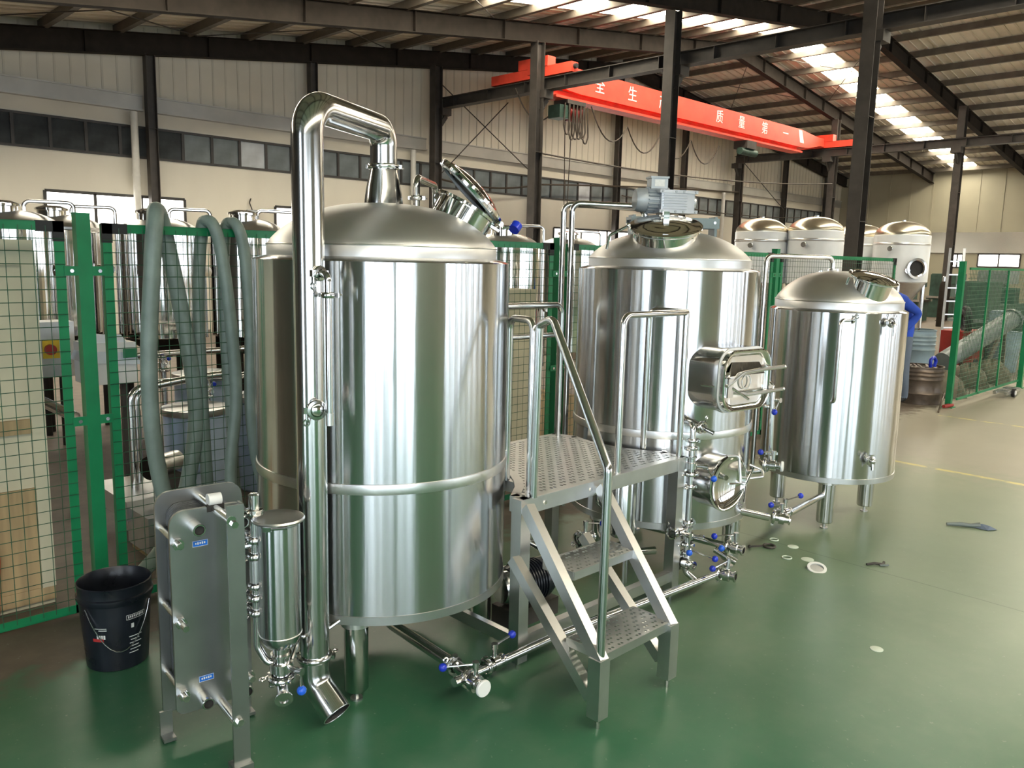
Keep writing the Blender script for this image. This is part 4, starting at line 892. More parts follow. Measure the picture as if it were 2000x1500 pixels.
def post(x, label, y=FY, zt=1.965, w_=.062, tabs=(-1, 1)):
    t = thing('fence_post', label, 'fence post', (x, y+.02, 0))
    part('tube', MB().bb((x-w_/2, y+.02-w_/2, 0), (x+w_/2, y+.02+w_/2, zt)), 'green', t)
    part('cap', MB().bb((x-w_/2-.002, y+.018-w_/2, zt), (x+w_/2+.002, y+.022+w_/2, zt+.006)), 'green', t)
    part('base_plate', MB().bb((x-.07, y-.05, 0), (x+.07, y+.09, .008)), 'green', t)
    for s in tabs:
        for z in (.06, .98, 1.70):
            a, b = x+s*w_/2, x+s*(w_/2+.062); tb = part('tab', MB().bb((min(a, b), y-.012, z-.022), (max(a, b), y-.006, z+.022)), 'green', t)
            part('bolt', MB().cyl((x+s*.062, y-.020, z), (x+s*.062, y-.011, z), .009, n=8), 'steel', tb)
    return t
xs = (1.30, 4.66, 8.02)
post(xs[0], 'thick green fence post beside the black bucket'); post(xs[1], 'green fence post in the gap between the first two tanks'); post(xs[2], 'green fence post between the second and third tanks')
panel(-.9, xs[0]-.085, 'green mesh fence panel at the left edge'); panel(xs[0]+.085, xs[1]-.085, 'green mesh fence panel carrying the hoses')
panel(xs[1]+.085, xs[2]-.085, 'green mesh fence panel behind the second tank'); panel(xs[2]+.085, xs[2]+3.2, 'green mesh fence panel behind the third tank')
# hoses thrown over the fence
def hose(label, pts, r, n=14):
    P = [V(p) for p in pts]; Q = []
    for i in range(len(P)-1):       # Catmull-Rom
        p0, p1, p2, p3 = P[max(i-1, 0)], P[i], P[i+1], P[min(i+2, len(P)-1)]
        for k in range(8):
            t = k/8; Q.append(.5*((2*p1)+(p2-p0)*t+(2*p0-5*p1+4*p2-p3)*t*t+(-p0+3*p1-3*p2+p3)*t**3))
    Q.append(P[-1]); return single('hose', MB().tube(Q, r, 0, n), 'hose', label, 'hose', 'hoses hung over the fence')
yf, yb = FY-.06, FY+.07
hose('thick grey-green hose looped high over the fence, leftmost of three', [(1.72, yf-.12, .06), (1.64, yf-.02, .35), (1.565, yf, .80), (1.555, yf, 1.25), (1.59, yf, 1.70), (1.615, yf+.01, 1.92), (1.655, FY+.02, 2.005), (1.71, yb, 1.90), (1.78, yb, 1.5), (1.84, yb, 1.0), (1.80, yb, .65), (1.70, yb+.02, .3), (1.55, yb+.1, .07)], .041)
hose('middle of three grey-green hoses over the fence', [(2.20, yf-.10, .06), (1.99, yf-.02, .35), (1.965, yf, .62), (2.01, yf, 1.05), (1.985, yf, 1.5), (1.955, yf+.01, 1.80), (1.925, yf+.02, 1.93), (1.91, FY+.015, 1.962), (1.895, yb-.02, 1.90), (1.875, yb, 1.5), (1.88, yb, .9), (1.90, yb, .4), (2.0, yb+.1, .06)], .032)
hose('right of three grey-green hoses over the fence beside the largest tank', [(2.36, yf-.08, .05), (2.22, yf-.02, .35), (2.13, yf, .60), (2.09, yf, .95), (2.10, yf, 1.4), (2.085, yf+.01, 1.78), (2.06, yf+.02, 1.925), (2.045, FY+.015, 1.958), (2.025, yb-.02, 1.90), (2.015, yb, 1.5), (2.04, yb, .9), (2.06, yb, .4), (2.25, yb+.1, .05)], .031)
# bucket
bk = thing('bucket', 'black plastic bucket with worn print beside the heat exchanger', 'bucket', (1.17, 3.64, 0))
bC = V((1.17, 3.64, 0))
part('pail', MB().lathe([(0, .006), (.118, 0), (.125, .006), (.146, .30), (.150, .30), (.156, .315), (.156, .328), (.150, .333), (.150, .372), (.152, .376), (.148, .380), (.145, .376), (.140, .30), (.120, .015), (0, .015)], bC, Z, 56), 'bucket', bk)
def curved(c, a0, a1, z0, z1, r0, r1, n=10):
    mb = MB(); rf = lambda z: r0+(r1-r0)*(z/.30)
    for i in range(n):
        p = [math.radians(a0+(a1-a0)*(i+k)/n) for k in (0, 1)]
        mb.add([c+V((math.cos(p[0])*rf(z0), math.sin(p[0])*rf(z0), z0)), c+V((math.cos(p[1])*rf(z0), math.sin(p[1])*rf(z0), z0)), c+V((math.cos(p[1])*rf(z1), math.sin(p[1])*rf(z1), z1)), c+V((math.cos(p[0])*rf(z1), math.sin(p[0])*rf(z1), z1))], [(0, 1, 2, 3)])
    return mb
RR = (.1262, .1472)
lb = MB()
for z0, z1 in ((.252, .254), (.232, .234)): lb.v, lb.f = (lambda m_: (lb.v+m_.v, lb.f+[tuple(i+len(lb.v) for i in f) for f in m_.f]))(curved(bC, 268, 303, z0, z1, *RR))
def join(a, b):
    o = len(a.v); a.v += b.v; a.f += [tuple(i+o for i in f) for f in b.f]; return a
for a in (268, 302.4): join(lb, curved(bC, a, a+.6, .232, .254, *RR, n=1))
for k in range(9): join(lb, curved(bC, 271+3.3*k, 273+3.3*k, .238+.002*(k % 2), .249, *RR, n=1))
for k in range(6): join(lb, curved(bC, 272+(k*7) % 5, 290+(k*5) % 9, .075+.015*k, .079+.015*k, *RR, n=3))
for k in range(4): join(lb, curved(bC, 218+4*k, 221+4*k, .158, .176, *RR, n=1))
join(lb, curved(bC, 215, 236, .205, .208, *RR, n=4)); join(lb, curved(bC, 222, 236, .196, .2, *RR, n=4)); join(lb, curved(bC, 276, 281, .192, .212, *RR, n=1))
part('print', lb, 'print', bk, kind='stuff')
part('red_print', curved(bC, 210, 230, .146, .160, *RR), 'redp', bk)
part('handle', MB().tube([bC+V((math.cos(a)*.150, math.sin(a)*.150, .29-.19*math.sin((a-3.5)/2.0*PI)))*1.0 for a in [3.5+2.0*i/14 for i in range(15)]], .0022, 0, 6), 'steel', bk)
# board leaning behind the fence
bd_ = thing('crate_board', 'tall cream board standing behind the left fence', 'board', (.9, 4.48, 0))
part('sheet', MB().bb((.45, 4.48, 0), (1.15, 4.50, 1.84)), 'cream', bd_)
for z in (.03, .9, 1.72): part('batten', MB().bb((.45, 4.455, z), (1.15, 4.48, z+.07)), 'wood' if z < 1 else 'cream', bd_)
part('batten', MB().bb((1.09, 4.45, .10), (1.152, 4.455, 1.72)), 'cream', bd_)
part('lower_panel', MB().bb((.78, 4.462, .1), (1.09, 4.48, .62)), 'wood', bd_)
single('orange_strap', MB().tube([(.86, 4.45, .62), (.87, 4.445, .45), (.90, 4.44, .3), (.89, 4.44, .16), (.88, 4.44, .02)], .014, .05, 8), 'orange', 'faded orange strap hanging on the cream board', 'strap')
# polished tanks behind the fence
def polished(name, label, x, y, r, z0, z1, group=None, legs='brown'):
    t = thing(name, label, 'tank', (x, y, 0), group)
    part('shell', MB().lathe([(0, z0), (r-.02, z0), (r, z0+.01), (r, z1-.01), (r-.02, z1)], (x, y, 0), n=64), 'polish', t)
    part('dome', MB().lathe(dome_prof(r-.03, z1-.005, .03, .13, 12), (x, y, 0), n=64), 'dome', t)
    part('cone', MB().lathe([(r-.03, z0+.002), (.06, z0-.22), (0, z0-.22)], (x, y, 0), n=48), legs, t)
    for k in range(4):
        a = PI/4+k*PI/2; p = V((x+(r-.05)*math.cos(a), y+(r-.05)*math.sin(a), 0)); part('leg', MB().cyl(p, p+Z*(z0+.02), .03, n=12), legs, t)
    part('top_pipe', MB().tube([(x+.1, y, z1+.1), (x+.1, y, z1+.24), (x+r+.05, y-.15, z1+.24), (x+r+.05, y-.15, z0)], .018, .05, 10), 'steel', t)
    part('manway', MB().lathe([(.13, .05), (.13, .13), (.15, .135), (.15, .155), (.08, .18), (0, .185)], (x-.1, y-.08, z1+.05), n=24), 'polish', t)
    g = part('gauge_pipe', MB().cyl((x+r*.75, y-r*.8, z0), (x+r*.75, y-r*.8, z0+.62), .012, n=8), 'steel', t)
    part('gauge', MB().cyl((x+r*.75, y-r*.8-.01, z0+.66), (x+r*.75, y-r*.8-.05, z0+.66), .05, n=18), 'polish', g)
    return t
polished('storage_tank', 'polished tank behind the cream board at the far left', 2.02, 8.45, .42, .95, 1.98)
polished('storage_tank', 'polished tank behind the thick green post', 2.62, 9.15, .42, .95, 1.99)
polished('storage_tank', 'polished tank seen through the leftmost hose', 3.30, 8.40, .41, .95, 1.98)
polished('storage_tank', 'polished tank behind the two thinner hoses', 4.10, 8.10, .40, .95, 2.00)
polished('storage_tank', 'polished tank seen in the gap between the first two large tanks', 6.35, 6.60, .42, .62, 1.93, legs='steel')
polished('storage_tank', 'polished tank behind the second large tank', 8.3, 7.4, .45, .6, 1.95, legs='steel')
polished('storage_tank', 'polished tank half hidden behind the largest tank', 5.2, 7.4, .42, .8, 2.0)
# clutter behind the fence
cbx = thing('control_cabinet', 'grey control box with red and yellow switch behind the fence', 'cabinet', (1.62, 6.1, 0))
part('box', MB().bb((1.48, 6.0, .95), (1.76, 6.2, 1.32)), 'brush', cbx); part('switch_plate', MB().bb((1.56, 5.985, 1.08), (1.66, 6.0, 1.20)), 'yellow', cbx); part('switch', MB().cyl((1.60, 5.95, 1.14), (1.60, 5.99, 1.14), .035, n=16), 'redm', cbx)
for x in (1.52, 1.72): part('leg', MB().bb((x-.02, 6.08, 0), (x+.02, 6.12, .95)), 'brush', cbx)
part('pipe_stub', MB().cyl((1.50, 5.95, .82), (1.62, 5.6, .74), .035, n=16), 'steel', cbx)
wb = thing('parts_bin', 'pale metal bin wrapped in a plastic bag behind the green post', 'bin', (1.86, 5.75, 0))
part('bin', MB().bb((1.72, 5.62, .93), (2.02, 5.9, 1.20)), 'white', wb); part('bag', MB().add([(1.70, 5.60, 1.08), (2.05, 5.60, 1.05), (2.04, 5.92, 1.08), (1.70, 5.92, 1.08), (1.76, 5.66, 1.26), (1.94, 5.65, 1.25), (1.99, 5.85, 1.22), (1.76, 5.86, 1.26)], [(0, 1, 5, 4), (1, 2, 6, 5), (2, 3, 7, 6), (3, 0, 4, 7), (4, 5, 6, 7)]), 'foil', wb)
for x in (1.76, 1.98): part('leg', MB().bb((x-.02, 5.74, 0), (x+.02, 5.78, .93)), 'dark', wb)
part('green_print', MB().bb((1.93, 5.597, 1.10), (2.02, 5.599, 1.16)), 'green', wb)
for (y, z, x0, x1, lb) in ((6.6, .99, 2.1, 5.0, 'upper horizontal pipe on the skid behind the hoses'), (5.9, .87, 2.15, 4.6, 'lower horizontal pipe on the skid behind the hoses')):
    pipe('skid_pipe', [(x0, y, z), (x1, y, z)], .024, 0, lb, (((x0+.7, y, z), (1, 0, 0)), ((x0+1.6, y, z), (1, 0, 0))))
pipe('drop_pipe', [(2.58, 6.6, .98), (2.58, 6.6, 0)], .024, 0, 'upright pipe under the upper skid valve')
pipe('drop_pipe', [(2.62, 5.9, .86), (2.62, 5.9, 0)], .024, 0, 'upright pipe under the lower skid valve')
valve((2.58, 6.6, .90), (0, 0, 1), (0, -1, 0), (.2, 0, 1), .028, 'valve on the upper skid pipe behind the hoses', .05, 'blue', open_end=False)
valve((2.62, 5.9, .78), (0, 0, 1), (0, -1, 0), (.2, 0, .6), .028, 'valve on the lower skid pipe behind the hoses', .05, 'blue', open_end=False)
ct = thing('trolley_frame', 'bent steel trolley frame behind the leftmost hose', 'trolley', (2.05, 5.35, 0))
part('frame', MB().tube([(1.86, 5.3, .05), (1.86, 5.3, .93), (2.3, 5.35, .97), (2.55, 5.4, .97)], .025, .08, 12), 'steel', ct); part('frame', MB().tube([(1.95, 5.45, .05), (1.95, 5.45, .90), (2.4, 5.5, .94)], .02, .08, 12), 'steel', ct)
part('cart_base', MB().bb((1.7, 5.0, .18), (2.3, 5.6, .30)), 'brush', ct)
for x in (1.75, 2.25): part('caster', MB().cyl((x, 5.05, .06), (x+.03, 5.05, .06), .06, n=16), 'black', ct)
pm_ = thing('small_pump', 'small round pump behind the leftmost hose', 'pump', (1.98, 5.15, .35))
part('pump_motor', MB().cyl((1.92, 5.12, .46), (2.10, 5.22, .46), .065, n=20), 'brush', pm_); part('pump_head', MB().cyl((1.88, 5.10, .46), (1.925, 5.125, .46), .075, n=20), 'brown', pm_); part('bracket', MB().bb((1.95, 5.1, .30), (2.08, 5.2, .40)), 'dark', pm_)
for (x, y, h, lb) in ((2.42, 5.65, .70, 'pale blue drum with grey lid behind the hoses'), (3.02, 5.75, .72, 'pale blue drum half hidden by the largest tank'), (2.75, 6.25, .85, 'pale blue drum behind the other two drums')):
    dd = thing('plastic_drum', lb, 'drum', (x, y, 0), 'pale blue drums behind the fence')
    part('body', MB().lathe([(0, 0), (.20, 0), (.215, .02), (.215, h*.5-.02), (.222, h*.5), (.215, h*.5+.02), (.215, h-.02), (.20, h)], (x, y, 0), n=36), 'bluedrum', dd); part('lid', MB().lathe([(.225, h-.03), (.232, h-.02), (.232, h+.015), (.21, h+.02), (0, h+.02)], (x, y, 0), n=36), 'brush', dd)
bnch = thing('pallet_crate', 'low pale crate on the floor behind the fence', 'crate', (1.95, 4.9, 0))
part('box', MB().bb((1.72, 4.72, .04), (2.15, 5.05, .26)), 'brush', bnch)
for x in (1.74, 2.08): part('skid', MB().bb((x, 4.72, 0), (x+.05, 5.05, .04)), 'wood', bnch)
# crates and papers seen between the tanks
for (x0, y0, x1, y1, h, mt_, lb) in ((4.4, 4.9, 5.1, 5.6, 1.55, 'cream', 'tall pale carton behind the fence between the first two tanks'), (5.5, 5.2, 6.0, 5.7, .5, 'wood', 'low brown carton on the floor behind the platform'), (6.3, 4.8, 6.9, 5.4, .9, 'sack', 'dull carton behind the second tank')):
    bx_ = thing('carton', lb, 'box', ((x0+x1)/2, (y0+y1)/2, 0)); part('box', MB().bb((x0, y0, 0), (x1, y1, h)), mt_, bx_); part('tape', MB().bb(((x0+x1)/2-.03, y0-.002, 0), ((x0+x1)/2+.03, y0, h)).bb(((x0+x1)/2-.03, y0, h), ((x0+x1)/2+.03, y1, h+.002)), 'wood', bx_)
# ------------------------------------------------------------------ white tanks far behind
def white_tank(label, x, y, r, z0, z1, door=None):
    t = thing('fermenter', label, 'tank', (x, y, 0), 'white wrapped fermenters')
    part('shell', MB().lathe([(r-.02, z0), (r, z0+.02), (r, z1-.02), (r-.02, z1)], (x, y, 0), n=64), 'wferm', t)
    part('band', MB().lathe([(r+.001, z1-.22), (r+.008, z1-.21), (r+.008, z1-.18), (r+.001, z1-.17)], (x, y, 0), n=64), 'weld', t)
    part('dome', MB().lathe(dome_prof(r-.01, z1-.01, .05, .24, 14), (x, y, 0), n=64), 'gold', t)
    part('cone', MB().lathe([(r-.03, z0+.005), (r-.04, z0-.03), (.08, z0-.72), (.06, z0-.80), (0, z0-.80)], (x, y, 0), n=48), 'brush', t)
    for k in range(4):
        a = k*PI/2+.35; p = V((x+(r-.08)*math.cos(a), y+(r-.08)*math.sin(a), 0)); part('leg', MB().cyl(p, p+Z*z0, .045, n=14), 'steel', t); part('foot', MB().cyl(p, p+Z*.03, .08, n=14), 'steel', t)
    part('vent', MB().cyl((x, y, z1+.25), (x, y, z1+.31), .05, n=14), 'steel', t)
    dv = -V((x, y, 0)).normalized()
    for a, z in ((-.35, z1-.3), (.25, z0+.25)):
        d = Matrix.Rotation(a, 3, 'Z') @ dv; part('fitting', MB().cyl(V((x, y, z))+d*(r-.01), V((x, y, z))+d*(r+.08), .04, n=12).torus(V((x, y, z))+d*(r+.07), d, .045, .012, 16, 6), 'steel', t)
    if door is not None:
        d = Matrix.Rotation(door, 3, 'Z') @ dv; q = V((x, y, z0+.30))
        part('door_ring', MB().lathe([(.15, -.05), (.19, -.05), (.20, .05), (.215, .055), (.215, .075), (.17, .08), (.15, .06), (.15, -.05)], q+d*r, d, 36), 'steel', t); part('door_opening', MB().lathe([(0, .02), (.155, .02)], q+d*r, d, 28), 'hole', t)
    return t
white_tank('leftmost white fermenter behind the second tank', 16.15, 8.9, .54, 1.42, 2.50)
white_tank('tallest white fermenter left of the near column', 16.6, 7.92, .56, 1.42, 2.53)
white_tank('white fermenter half hidden behind the near column', 18.85, 7.95, .56, 1.42, 2.48)
white_tank('white fermenter with open round door right of the column', 18.35, 6.82, .56, 1.50, 2.50, .55)
# step ladder, gas cylinder
ld_ = thing('step_ladder', 'aluminium step ladder beside the white fermenter', 'ladder', (18.9, 5.95, 0))
A0, A1, B0, B1 = V((18.75, 5.98, 0)), V((19.1, 5.75, 0)), V((19.45, 6.2, 0)), V((19.75, 5.95, 0)); T0, T1 = V((19.15, 6.10, 2.25)), V((19.4, 5.90, 2.25))
for a, b in ((A0, T0), (A1, T1), (B0, T0), (B1, T1)): part('rail', MB().bar(a, b, .05, .025), 'alu', ld_)
for k in range(1, 8): part('rung', MB().bar(A0.lerp(T0, k/8), A1.lerp(T1, k/8), .03, .025), 'alu', ld_)
gcx = thing('gas_cylinder', 'dark gas cylinder standing at the far column', 'gas cylinder', (27.8, 8.95, 0))
part('bottle', MB().lathe([(0, 0), (.105, 0), (.11, .02), (.11, 1.25), (.09, 1.36), (.04, 1.42), (.035, 1.46), (0, 1.46)], (27.8, 8.95, 0), n=24), 'brown', gcx); part('valve_guard', MB().lathe([(.05, 1.42), (.05, 1.56), (.03, 1.58), (0, 1.58)], (27.8, 8.95, 0), n=16), 'steel', gcx)
# ------------------------------------------------------------------ worker and drums on the right
def worker():
    f = V((-.714, .70, 0)); s = V((.70, .714, 0)); o = V((11.33, 4.09, 0))
    def P(a, b, z): return o+f*a+s*b+Z*z
    pts = [P(0, 0, .98), P(.02, 0, 1.15), P(.09, 0, 1.30), P(.20, 0, 1.42), P(.29, 0, 1.48), P(.37, 0, 1.54), P(.43, 0, 1.60),
           P(0, .10, .92), P(.02, .11, .52), P(-.02, .11, .09), P(.10, .12, .045),
           P(0, -.10, .92), P(.0, -.11, .52), P(-.05, -.11, .09), P(.08, -.12, .045),
           P(.17, .18, 1.41), P(-.03, .24, 1.22), P(.14, .22, 1.02), P(.22, .20, .97),
           P(.17, -.18, 1.41), P(-.09, -.22, 1.22), P(.08, -.20, 1.00), P(.17, -.18, .95)]
    ed = [(0, 1), (1, 2), (2, 3), (3, 4), (4, 5), (5, 6), (0, 7), (7, 8), (8, 9), (9, 10), (0, 11), (11, 12), (12, 13), (13, 14), (3, 15), (15, 16), (16, 17), (17, 18), (3, 19), (19, 20), (20, 21), (21, 22)]
    rad = [.15, .15, .165, .12, .055, .085, .085, .095, .075, .05, .042, .095, .075, .05, .042, .075, .06, .05, .035, .075, .06, .05, .035]
    me = bpy.data.meshes.new('body'); me.from_pydata([p-o for p in pts], ed, []); ob = bpy.data.objects.new('body', me); C.objects.link(ob)
    ob.modifiers.new('skin', 'SKIN'); sv = me.skin_vertices[0].data
    for i, r in enumerate(rad): sv[i].radius = (r, r)
    sv[0].use_root = True
    ss = ob.modifiers.new('sub', 'SUBSURF'); ss.levels = 2
    dg = bpy.context.evaluated_depsgraph_get(); m2_ = bpy.data.meshes.new_from_object(ob.evaluated_get(dg)); bpy.data.objects.remove(ob)
    m2_.materials.clear()
    for k in ('jacket', 'trouser', 'skin', 'black'): m2_.materials.append(M[k])
    for p in m2_.polygons:
        c = p.center; p.use_smooth = True; q = c.dot(f)
        p.material_index = 3 if c.z < .10 else 1 if c.z < .93 and abs(c.dot(s)) < .19 else 2 if q > .30 and c.z > 1.4 or (c.z < 1.02 and abs(c.dot(s)) > .15 and q > .13) else 0
    t = thing('person', 'person in blue jacket and grey trousers standing behind the third tank', 'person', o)
    b = bpy.data.objects.new('body', m2_); C.objects.link(b); b.parent = t; INV[b.name] = INV[t.name]
    part('hair', MB().sphere(P(.385, 0, 1.62), .095, 18, 10), 'hair', t)
    for k, sd in ((0, .20), (1, -.18)):
        hc = P(.26 if k == 0 else .21, sd, .95 if k == 0 else .93)
        for j in range(4): part('finger', MB().tube([hc+s*(.022*(j-1.5)), hc+s*(.022*(j-1.5))+f*.05-Z*.02, hc+s*(.02*(j-1.5))+f*.06-Z*.05], .009, .012, 8), 'skin', b)
        part('thumb', MB().tube([hc+s*(.04 if k else -.04), hc+s*(.045 if k else -.045)+f*.04+Z*.01], .010, 0, 8), 'skin', b)
    return t
worker()
def drum(name, label, x, y, r, h, mt_, ribs, closed=False):
    t = thing(name, label, 'drum', (x, y, 0))
    pr = [(0, .01), (r-.01, .01), (r, 0), (r, .02)]
    for z in ribs: pr += [(r, z-.02), (r+.012, z), (r, z+.02)]
    pr += [(r, h-.02), (r+.008, h-.012), (r+.008, h), (r-.006, h), (r-.006, h-.09), (0, h-.09)]
    part('barrel', MB().lathe(pr, (x, y, 0), n=48), mt_, t); return t
d1 = drum('metal_drum', 'rusty cut-down drum full of metal scrap by the worker', 11.72, 3.96, .29, .50, 'rust', (.14, .33, .39, .44))
d2 = drum('metal_drum', 'blue-grey steel drum standing behind the rusty one', 13.25, 4.60, .29, .88, 'drum', (.3, .58, .66, .72, .78))
for (x, y, h, r, n_, lb) in ((11.72, 3.98, .42, .255, 60, 'heap of metal offcuts in the rusty drum'), (13.25, 4.60, .80, .27, 24, 'rusty offcuts on the blue-grey drum')):
    mb = MB()
    for k in range(n_):
        a, q = random.uniform(0, 2*PI), r*math.sqrt(random.random())*.9; p = V((x+q*math.cos(a), y+q*math.sin(a), h+random.uniform(0, .08)*(1-q/r*.5))); d = V((random.uniform(-1, 1), random.uniform(-1, 1), random.uniform(-.2, .5))).normalized()
        mb.bar(p-d*random.uniform(.03, .09), p+d*random.uniform(.03, .09), random.uniform(.01, .05), random.uniform(.004, .02))
    single('metal_scrap', mb, 'swarf', lb, 'scrap', None, 'stuff')
single('hand_grip', MB().tube([(11.62, 3.80, .50), (11.60, 3.80, .60), (11.66, 3.78, .64), (11.72, 3.77, .58), (11.70, 3.78, .50)], .022, .03, 10), 'blue', 'dark blue tool grip sticking out of the rusty drum', 'tool')
single('steel_bar', MB().cyl((11.0, 3.45, .012), (11.7, 3.62, .16), .012, n=8), 'rust', 'rusty bar leaning at the foot of the right fence post', 'bar')
single('red_tool', MB().tube([(11.40, 3.52, .03), (11.52, 3.50, .03), (11.62, 3.48, .03)], [.022, .028, .02], 0, 10), 'redm', 'small red tool lying at the foot of the right fence post', 'tool')
# right fence
post(11.58, 'green fence post nearest on the right with leaning mesh panel', 3.50, 1.90, .07, ()); post(14.50, 'green fence post at the right edge', 3.40, 1.90, .07, ())
t = thing('wire_fence', 'green mesh fence panel on the right', 'fence', (13.0, 3.45, 0))
part('wire_mesh', mesh_wires(11.62, 14.46, .12, 1.80, 3.45, .06, .055, .003), 'wire', t, kind='stuff')
for x in (12.45, 13.35): part('stiffener', MB().bb((x-.018, 3.43, .1), (x+.018, 3.45, 1.82)), 'green', t)
for z in (.1, 1.80): part('rail', MB().bb((11.62, 3.43, z), (14.46, 3.45, z+.03)), 'green', t)
# clutter behind the right fence
cv_ = thing('screw_conveyor', 'grey tube of a slanting screw conveyor behind the right fence', 'conveyor', (14.5, 4.4, 0))
ca, cb_ = V((14.0, 4.40, .34)), V((15.9, 3.98, .98)); part('tube', MB().cyl(ca, cb_, .15, n=28), 'grey', cv_)
part('end_flange', MB().cyl(cb_-(cb_-ca).normalized()*.02, cb_+(cb_-ca).normalized()*.03, .18, n=28), 'grey', cv_)
for q in (.25, .9): p = ca.lerp(cb_, q); part('leg', MB().bar((p.x+.15, p.y, 0), p, .05, .05), 'rust', cv_); part('leg', MB().bar((p.x-.25, p.y+.2, 0), p, .05, .05), 'rust', cv_)
wd = thing('welding_machine', 'red machine with coiled cable behind the slanting tube', 'machine', (16.2, 4.75, 0))
part('housing', MB().bb((15.8, 4.5, .12), (16.6, 5.05, .72)), 'redm', wd); part('cable_coil', MB().torus((16.0, 4.72, .92), (.6, -.8, .1), .2, .05, 24, 8).torus((16.03, 4.74, .90), (.5, -.8, .25), .17, .05, 24, 8), 'black', wd)
for x in (15.95, 16.45): part('wheel', MB().cyl((x, 4.46, .12), (x, 4.5, .12), .12, n=18), 'black', wd)
ben = thing('machine_tool', 'dark green machine bench far behind the right fence', 'machine', (25.90, 7.2, 0))
part('bed', MB().bb((24.00, 6.6, .55), (27.80, 7.4, .85)), 'machine', ben); part('headstock', MB().bb((24.00, 6.6, .85), (25.10, 7.4, 1.5)), 'machine', ben); part('tray', MB().bb((23.90, 6.4, .42), (27.90, 7.5, .50)), 'grey', ben); part('chuck', MB().cyl((25.10, 7.0, 1.12), (25.35, 7.0, 1.12), .22, n=20), 'steel', ben); part('tailstock', MB().bb((27.00, 6.75, .85), (27.50, 7.25, 1.3)), 'machine', ben)
for x in (24.30, 27.30): part('pedestal', MB().bb((x-.3, 6.6, 0), (x+.3, 7.4, .55)), 'machine', ben)
mm = [((29.6, 10.3, 0), (30.6, 11.1, 1.5), 'machine', 'tall dark machine left of the far column'), ((29.5, 7.6, 0), (31.0, 8.6, 1.75), 'grey', 'grey machine far behind the right fence'), ((25.5, 9.5, 0), (27.0, 10.3, .9), 'redm', 'red machine far behind the step ladder'), ((20.2, 5.0, 0), (20.9, 5.6, .9), 'drum', 'pale grey bin at the right edge behind the fence'), ((33.0, 10.2, 0), (34.4, 11.2, 1.6), 'machine', 'dark machine at the far wall'), ((28.6, 6.2, 0), (29.6, 6.9, 1.6), 'dark', 'dark rack at the right edge far behind')]
for a, b, mt_, lb in mm:
    t = thing('workshop_machine', lb, 'machine', ((a[0]+b[0])/2, (a[1]+b[1])/2, 0)); h = b[2]
    part('base', MB().bb(a, (b[0], b[1], h*.45)), mt_, t); part('column', MB().bb((a[0]+.15, a[1]+.2, h*.45), ((a[0]+b[0])/2, b[1]-.05, h)), mt_, t); part('head', MB().bb((a[0]+.1, a[1]+.05, h*.78), (b[0]-.1, b[1]-.1, h*1.02)), mt_, t); part('spindle', MB().cyl((b[0]-.35, a[1]+.35, h*.55), (b[0]-.35, a[1]+.35, h*.8), .09, n=14), 'steel', t); part('table', MB().bb((a[0]-.1, a[1]-.1, h*.45), (b[0]+.1, b[1], h*.5)), 'steel', t)
for (x, y, r, lb) in ((12.6, 3.95, .30, 'dark heap of wire behind the right fence post'), (14.0, 4.0, .28, 'brown sack lying behind the right fence'), (14.9, 3.95, .32, 'brown sack at the right edge behind the fence')):
    mb = MB(); n_, m_ = 20, 9
    for i in range(m_+1):
        for k in range(n_):
            a = 2*PI*k/n_; q = math.sin(PI*.5*(1-i/m_))*r*(1+.12*math.sin(3*a+x)+.07*math.sin(7*a+i)); mb.v.append(V((x+q*1.25*math.cos(a), y+q*math.sin(a), .34*math.sin(PI*.5*i/m_)*(1+.1*math.sin(5*a)))))
    for i in range(m_):
        for k in range(n_): j = (k+1) % n_; mb.f.append((i*n_+k, i*n_+j, (i+1)*n_+j, (i+1)*n_+k))
    single('sack', mb, 'sack', lb, 'sack')
pt_ = thing('wheel_frame', 'small low frame with white wheel at the foot of the right fence', 'trolley', (13.4, 3.3, 0))
part('frame', MB().bb((13.05, 3.22, .05), (13.75, 3.26, .09)).bb((13.05, 3.36, .05), (13.75, 3.40, .09)), 'brush', pt_)
for x in (13.1, 13.25, 13.55, 13.62, 13.7): part('crossbar', MB().bb((x-.012, 3.22, .07), (x+.012, 3.40, .10)), 'brush', pt_)
part('wheel', MB().cyl((13.35, 3.19, .06), (13.35, 3.23, .06), .06, n=20), 'black', pt_); part('hub', MB().cyl((13.35, 3.18, .06), (13.35, 3.19, .06), .035, n=16), 'white', pt_)
bn = thing('plastic_bin', 'pale grey bin behind the right fence at the picture edge', 'bin', (16.6, 4.3, 0)); part('tub', MB().lathe([(0, .01), (.24, 0), (.29, .68), (.31, .69), (.31, .72), (.27, .71), (.22, .03), (0, .03)], (16.6, 4.25, 0), n=32), 'drum', bn)
part('rim_band', MB().torus((16.6, 4.25, .705), Z, .30, .012, 32, 8), 'drum', bn)
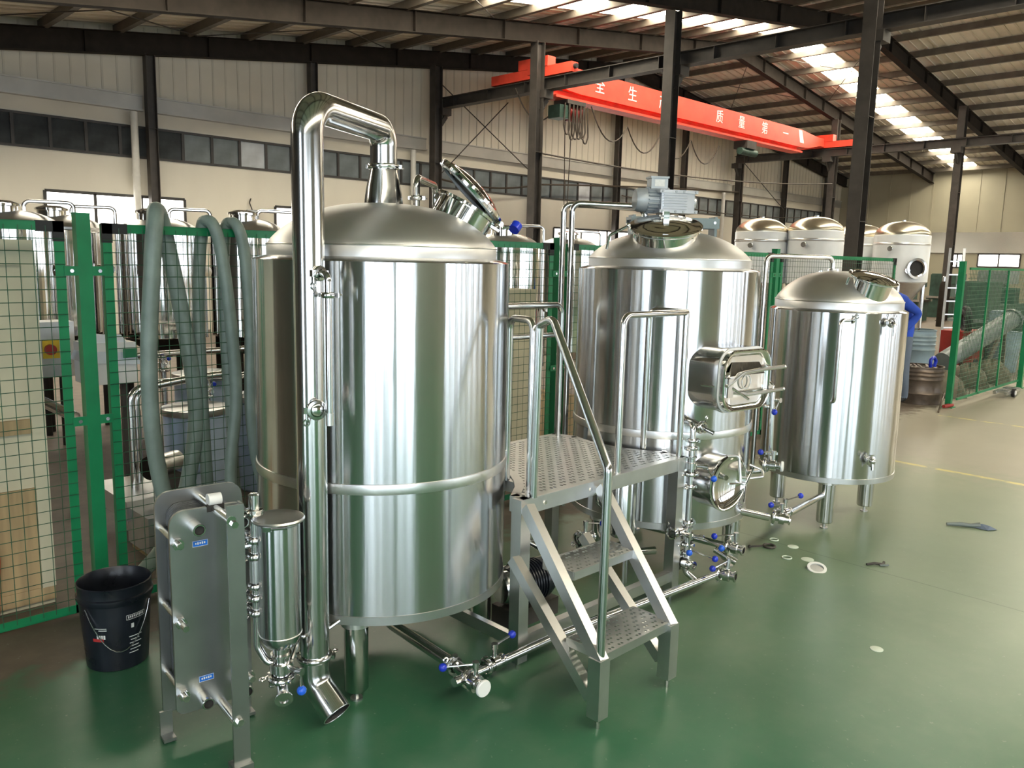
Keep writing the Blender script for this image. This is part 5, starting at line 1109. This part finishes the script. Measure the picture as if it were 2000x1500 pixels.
# ------------------------------------------------------------------ small things on the floor
def disc(label, x, y, r, h=.004): 
    return single('gasket_disc', MB().lathe([(0, 0), (r, 0), (r, h*.7), (r*.93, h), (0, h*.8)], (x, y, 0), n=32), 'silicone', label, 'gasket')
disc('pale disc lying alone on the open green floor', 3.839, 1.369, .030); disc('pale disc on the floor nearest the third tank', 4.885, 2.319, .034); disc('pale disc on the floor between two rings', 4.734, 2.148, .038)
single('gasket_ring', MB().torus((4.91, 2.465, .004), Z, .026, .004, 28, 8), 'silicone', 'pale thin ring on the floor farthest from the camera', 'gasket')
single('gasket_ring', MB().torus((4.661, 2.247, .004), Z, .028, .004, 28, 8), 'silicone', 'pale thin ring on the floor in front of the second tank', 'gasket')
cp = thing('pipe_cap', 'white rimmed metal cap lying on the green floor', 'cap', (4.612, 2.031, 0))
part('rim', MB().ring((4.612, 2.031, .009), (-.25, -.2, 1), .040, .056, .014, 36), 'white', cp); part('disc', MB().lathe([(0, 0), (.043, 0), (.043, .004), (0, .004)], (4.612, 2.031, .006), (-.25, -.2, 1), 28), 'brush', cp)
cl = thing('loose_clamp', 'loose pipe clamp lying on the floor near the drain stub', 'clamp', (4.73, 2.44, 0))
part('ring', MB().torus((4.76, 2.42, .008), Z, .035, .008, 24, 6), 'dark', cl); part('screw', MB().cyl((4.72, 2.45, .010), (4.64, 2.50, .010), .006, n=8).sphere((4.645, 2.497, .011), .011, 10, 6), 'dark', cl)
sr = thing('floor_scrap', 'small crumpled metal scrap on the green floor', 'scrap', (4.97, 1.82, 0))
part('strip', MB().tube([(4.92, 1.86, .006), (4.96, 1.83, .012), (5.0, 1.79, .006), (5.03, 1.80, .01)], .008, .01, 8), 'dark', sr); part('strip', MB().bar((4.97, 1.80, .005), (5.0, 1.76, .012), .02, .006), 'grey', sr)
rg = thing('rag', 'crumpled purple-grey rag strip lying on the floor at the right', 'rag', (6.27, 1.65, 0))
part('twist', MB().tube([(6.15, 1.80, .012), (6.2, 1.73, .018), (6.24, 1.67, .014), (6.27, 1.62, .02)], [.010, .016, .014, .022], 0, 8), 'grey', rg); part('end', MB().add([(6.24, 1.66, .004), (6.32, 1.60, .004), (6.31, 1.52, .004), (6.24, 1.56, .004), (6.27, 1.61, .035), (6.28, 1.56, .028)], [(0, 1, 4), (1, 2, 5, 4), (2, 3, 5), (3, 0, 4, 5), (0, 3, 2, 1)]), 'trouser', rg)
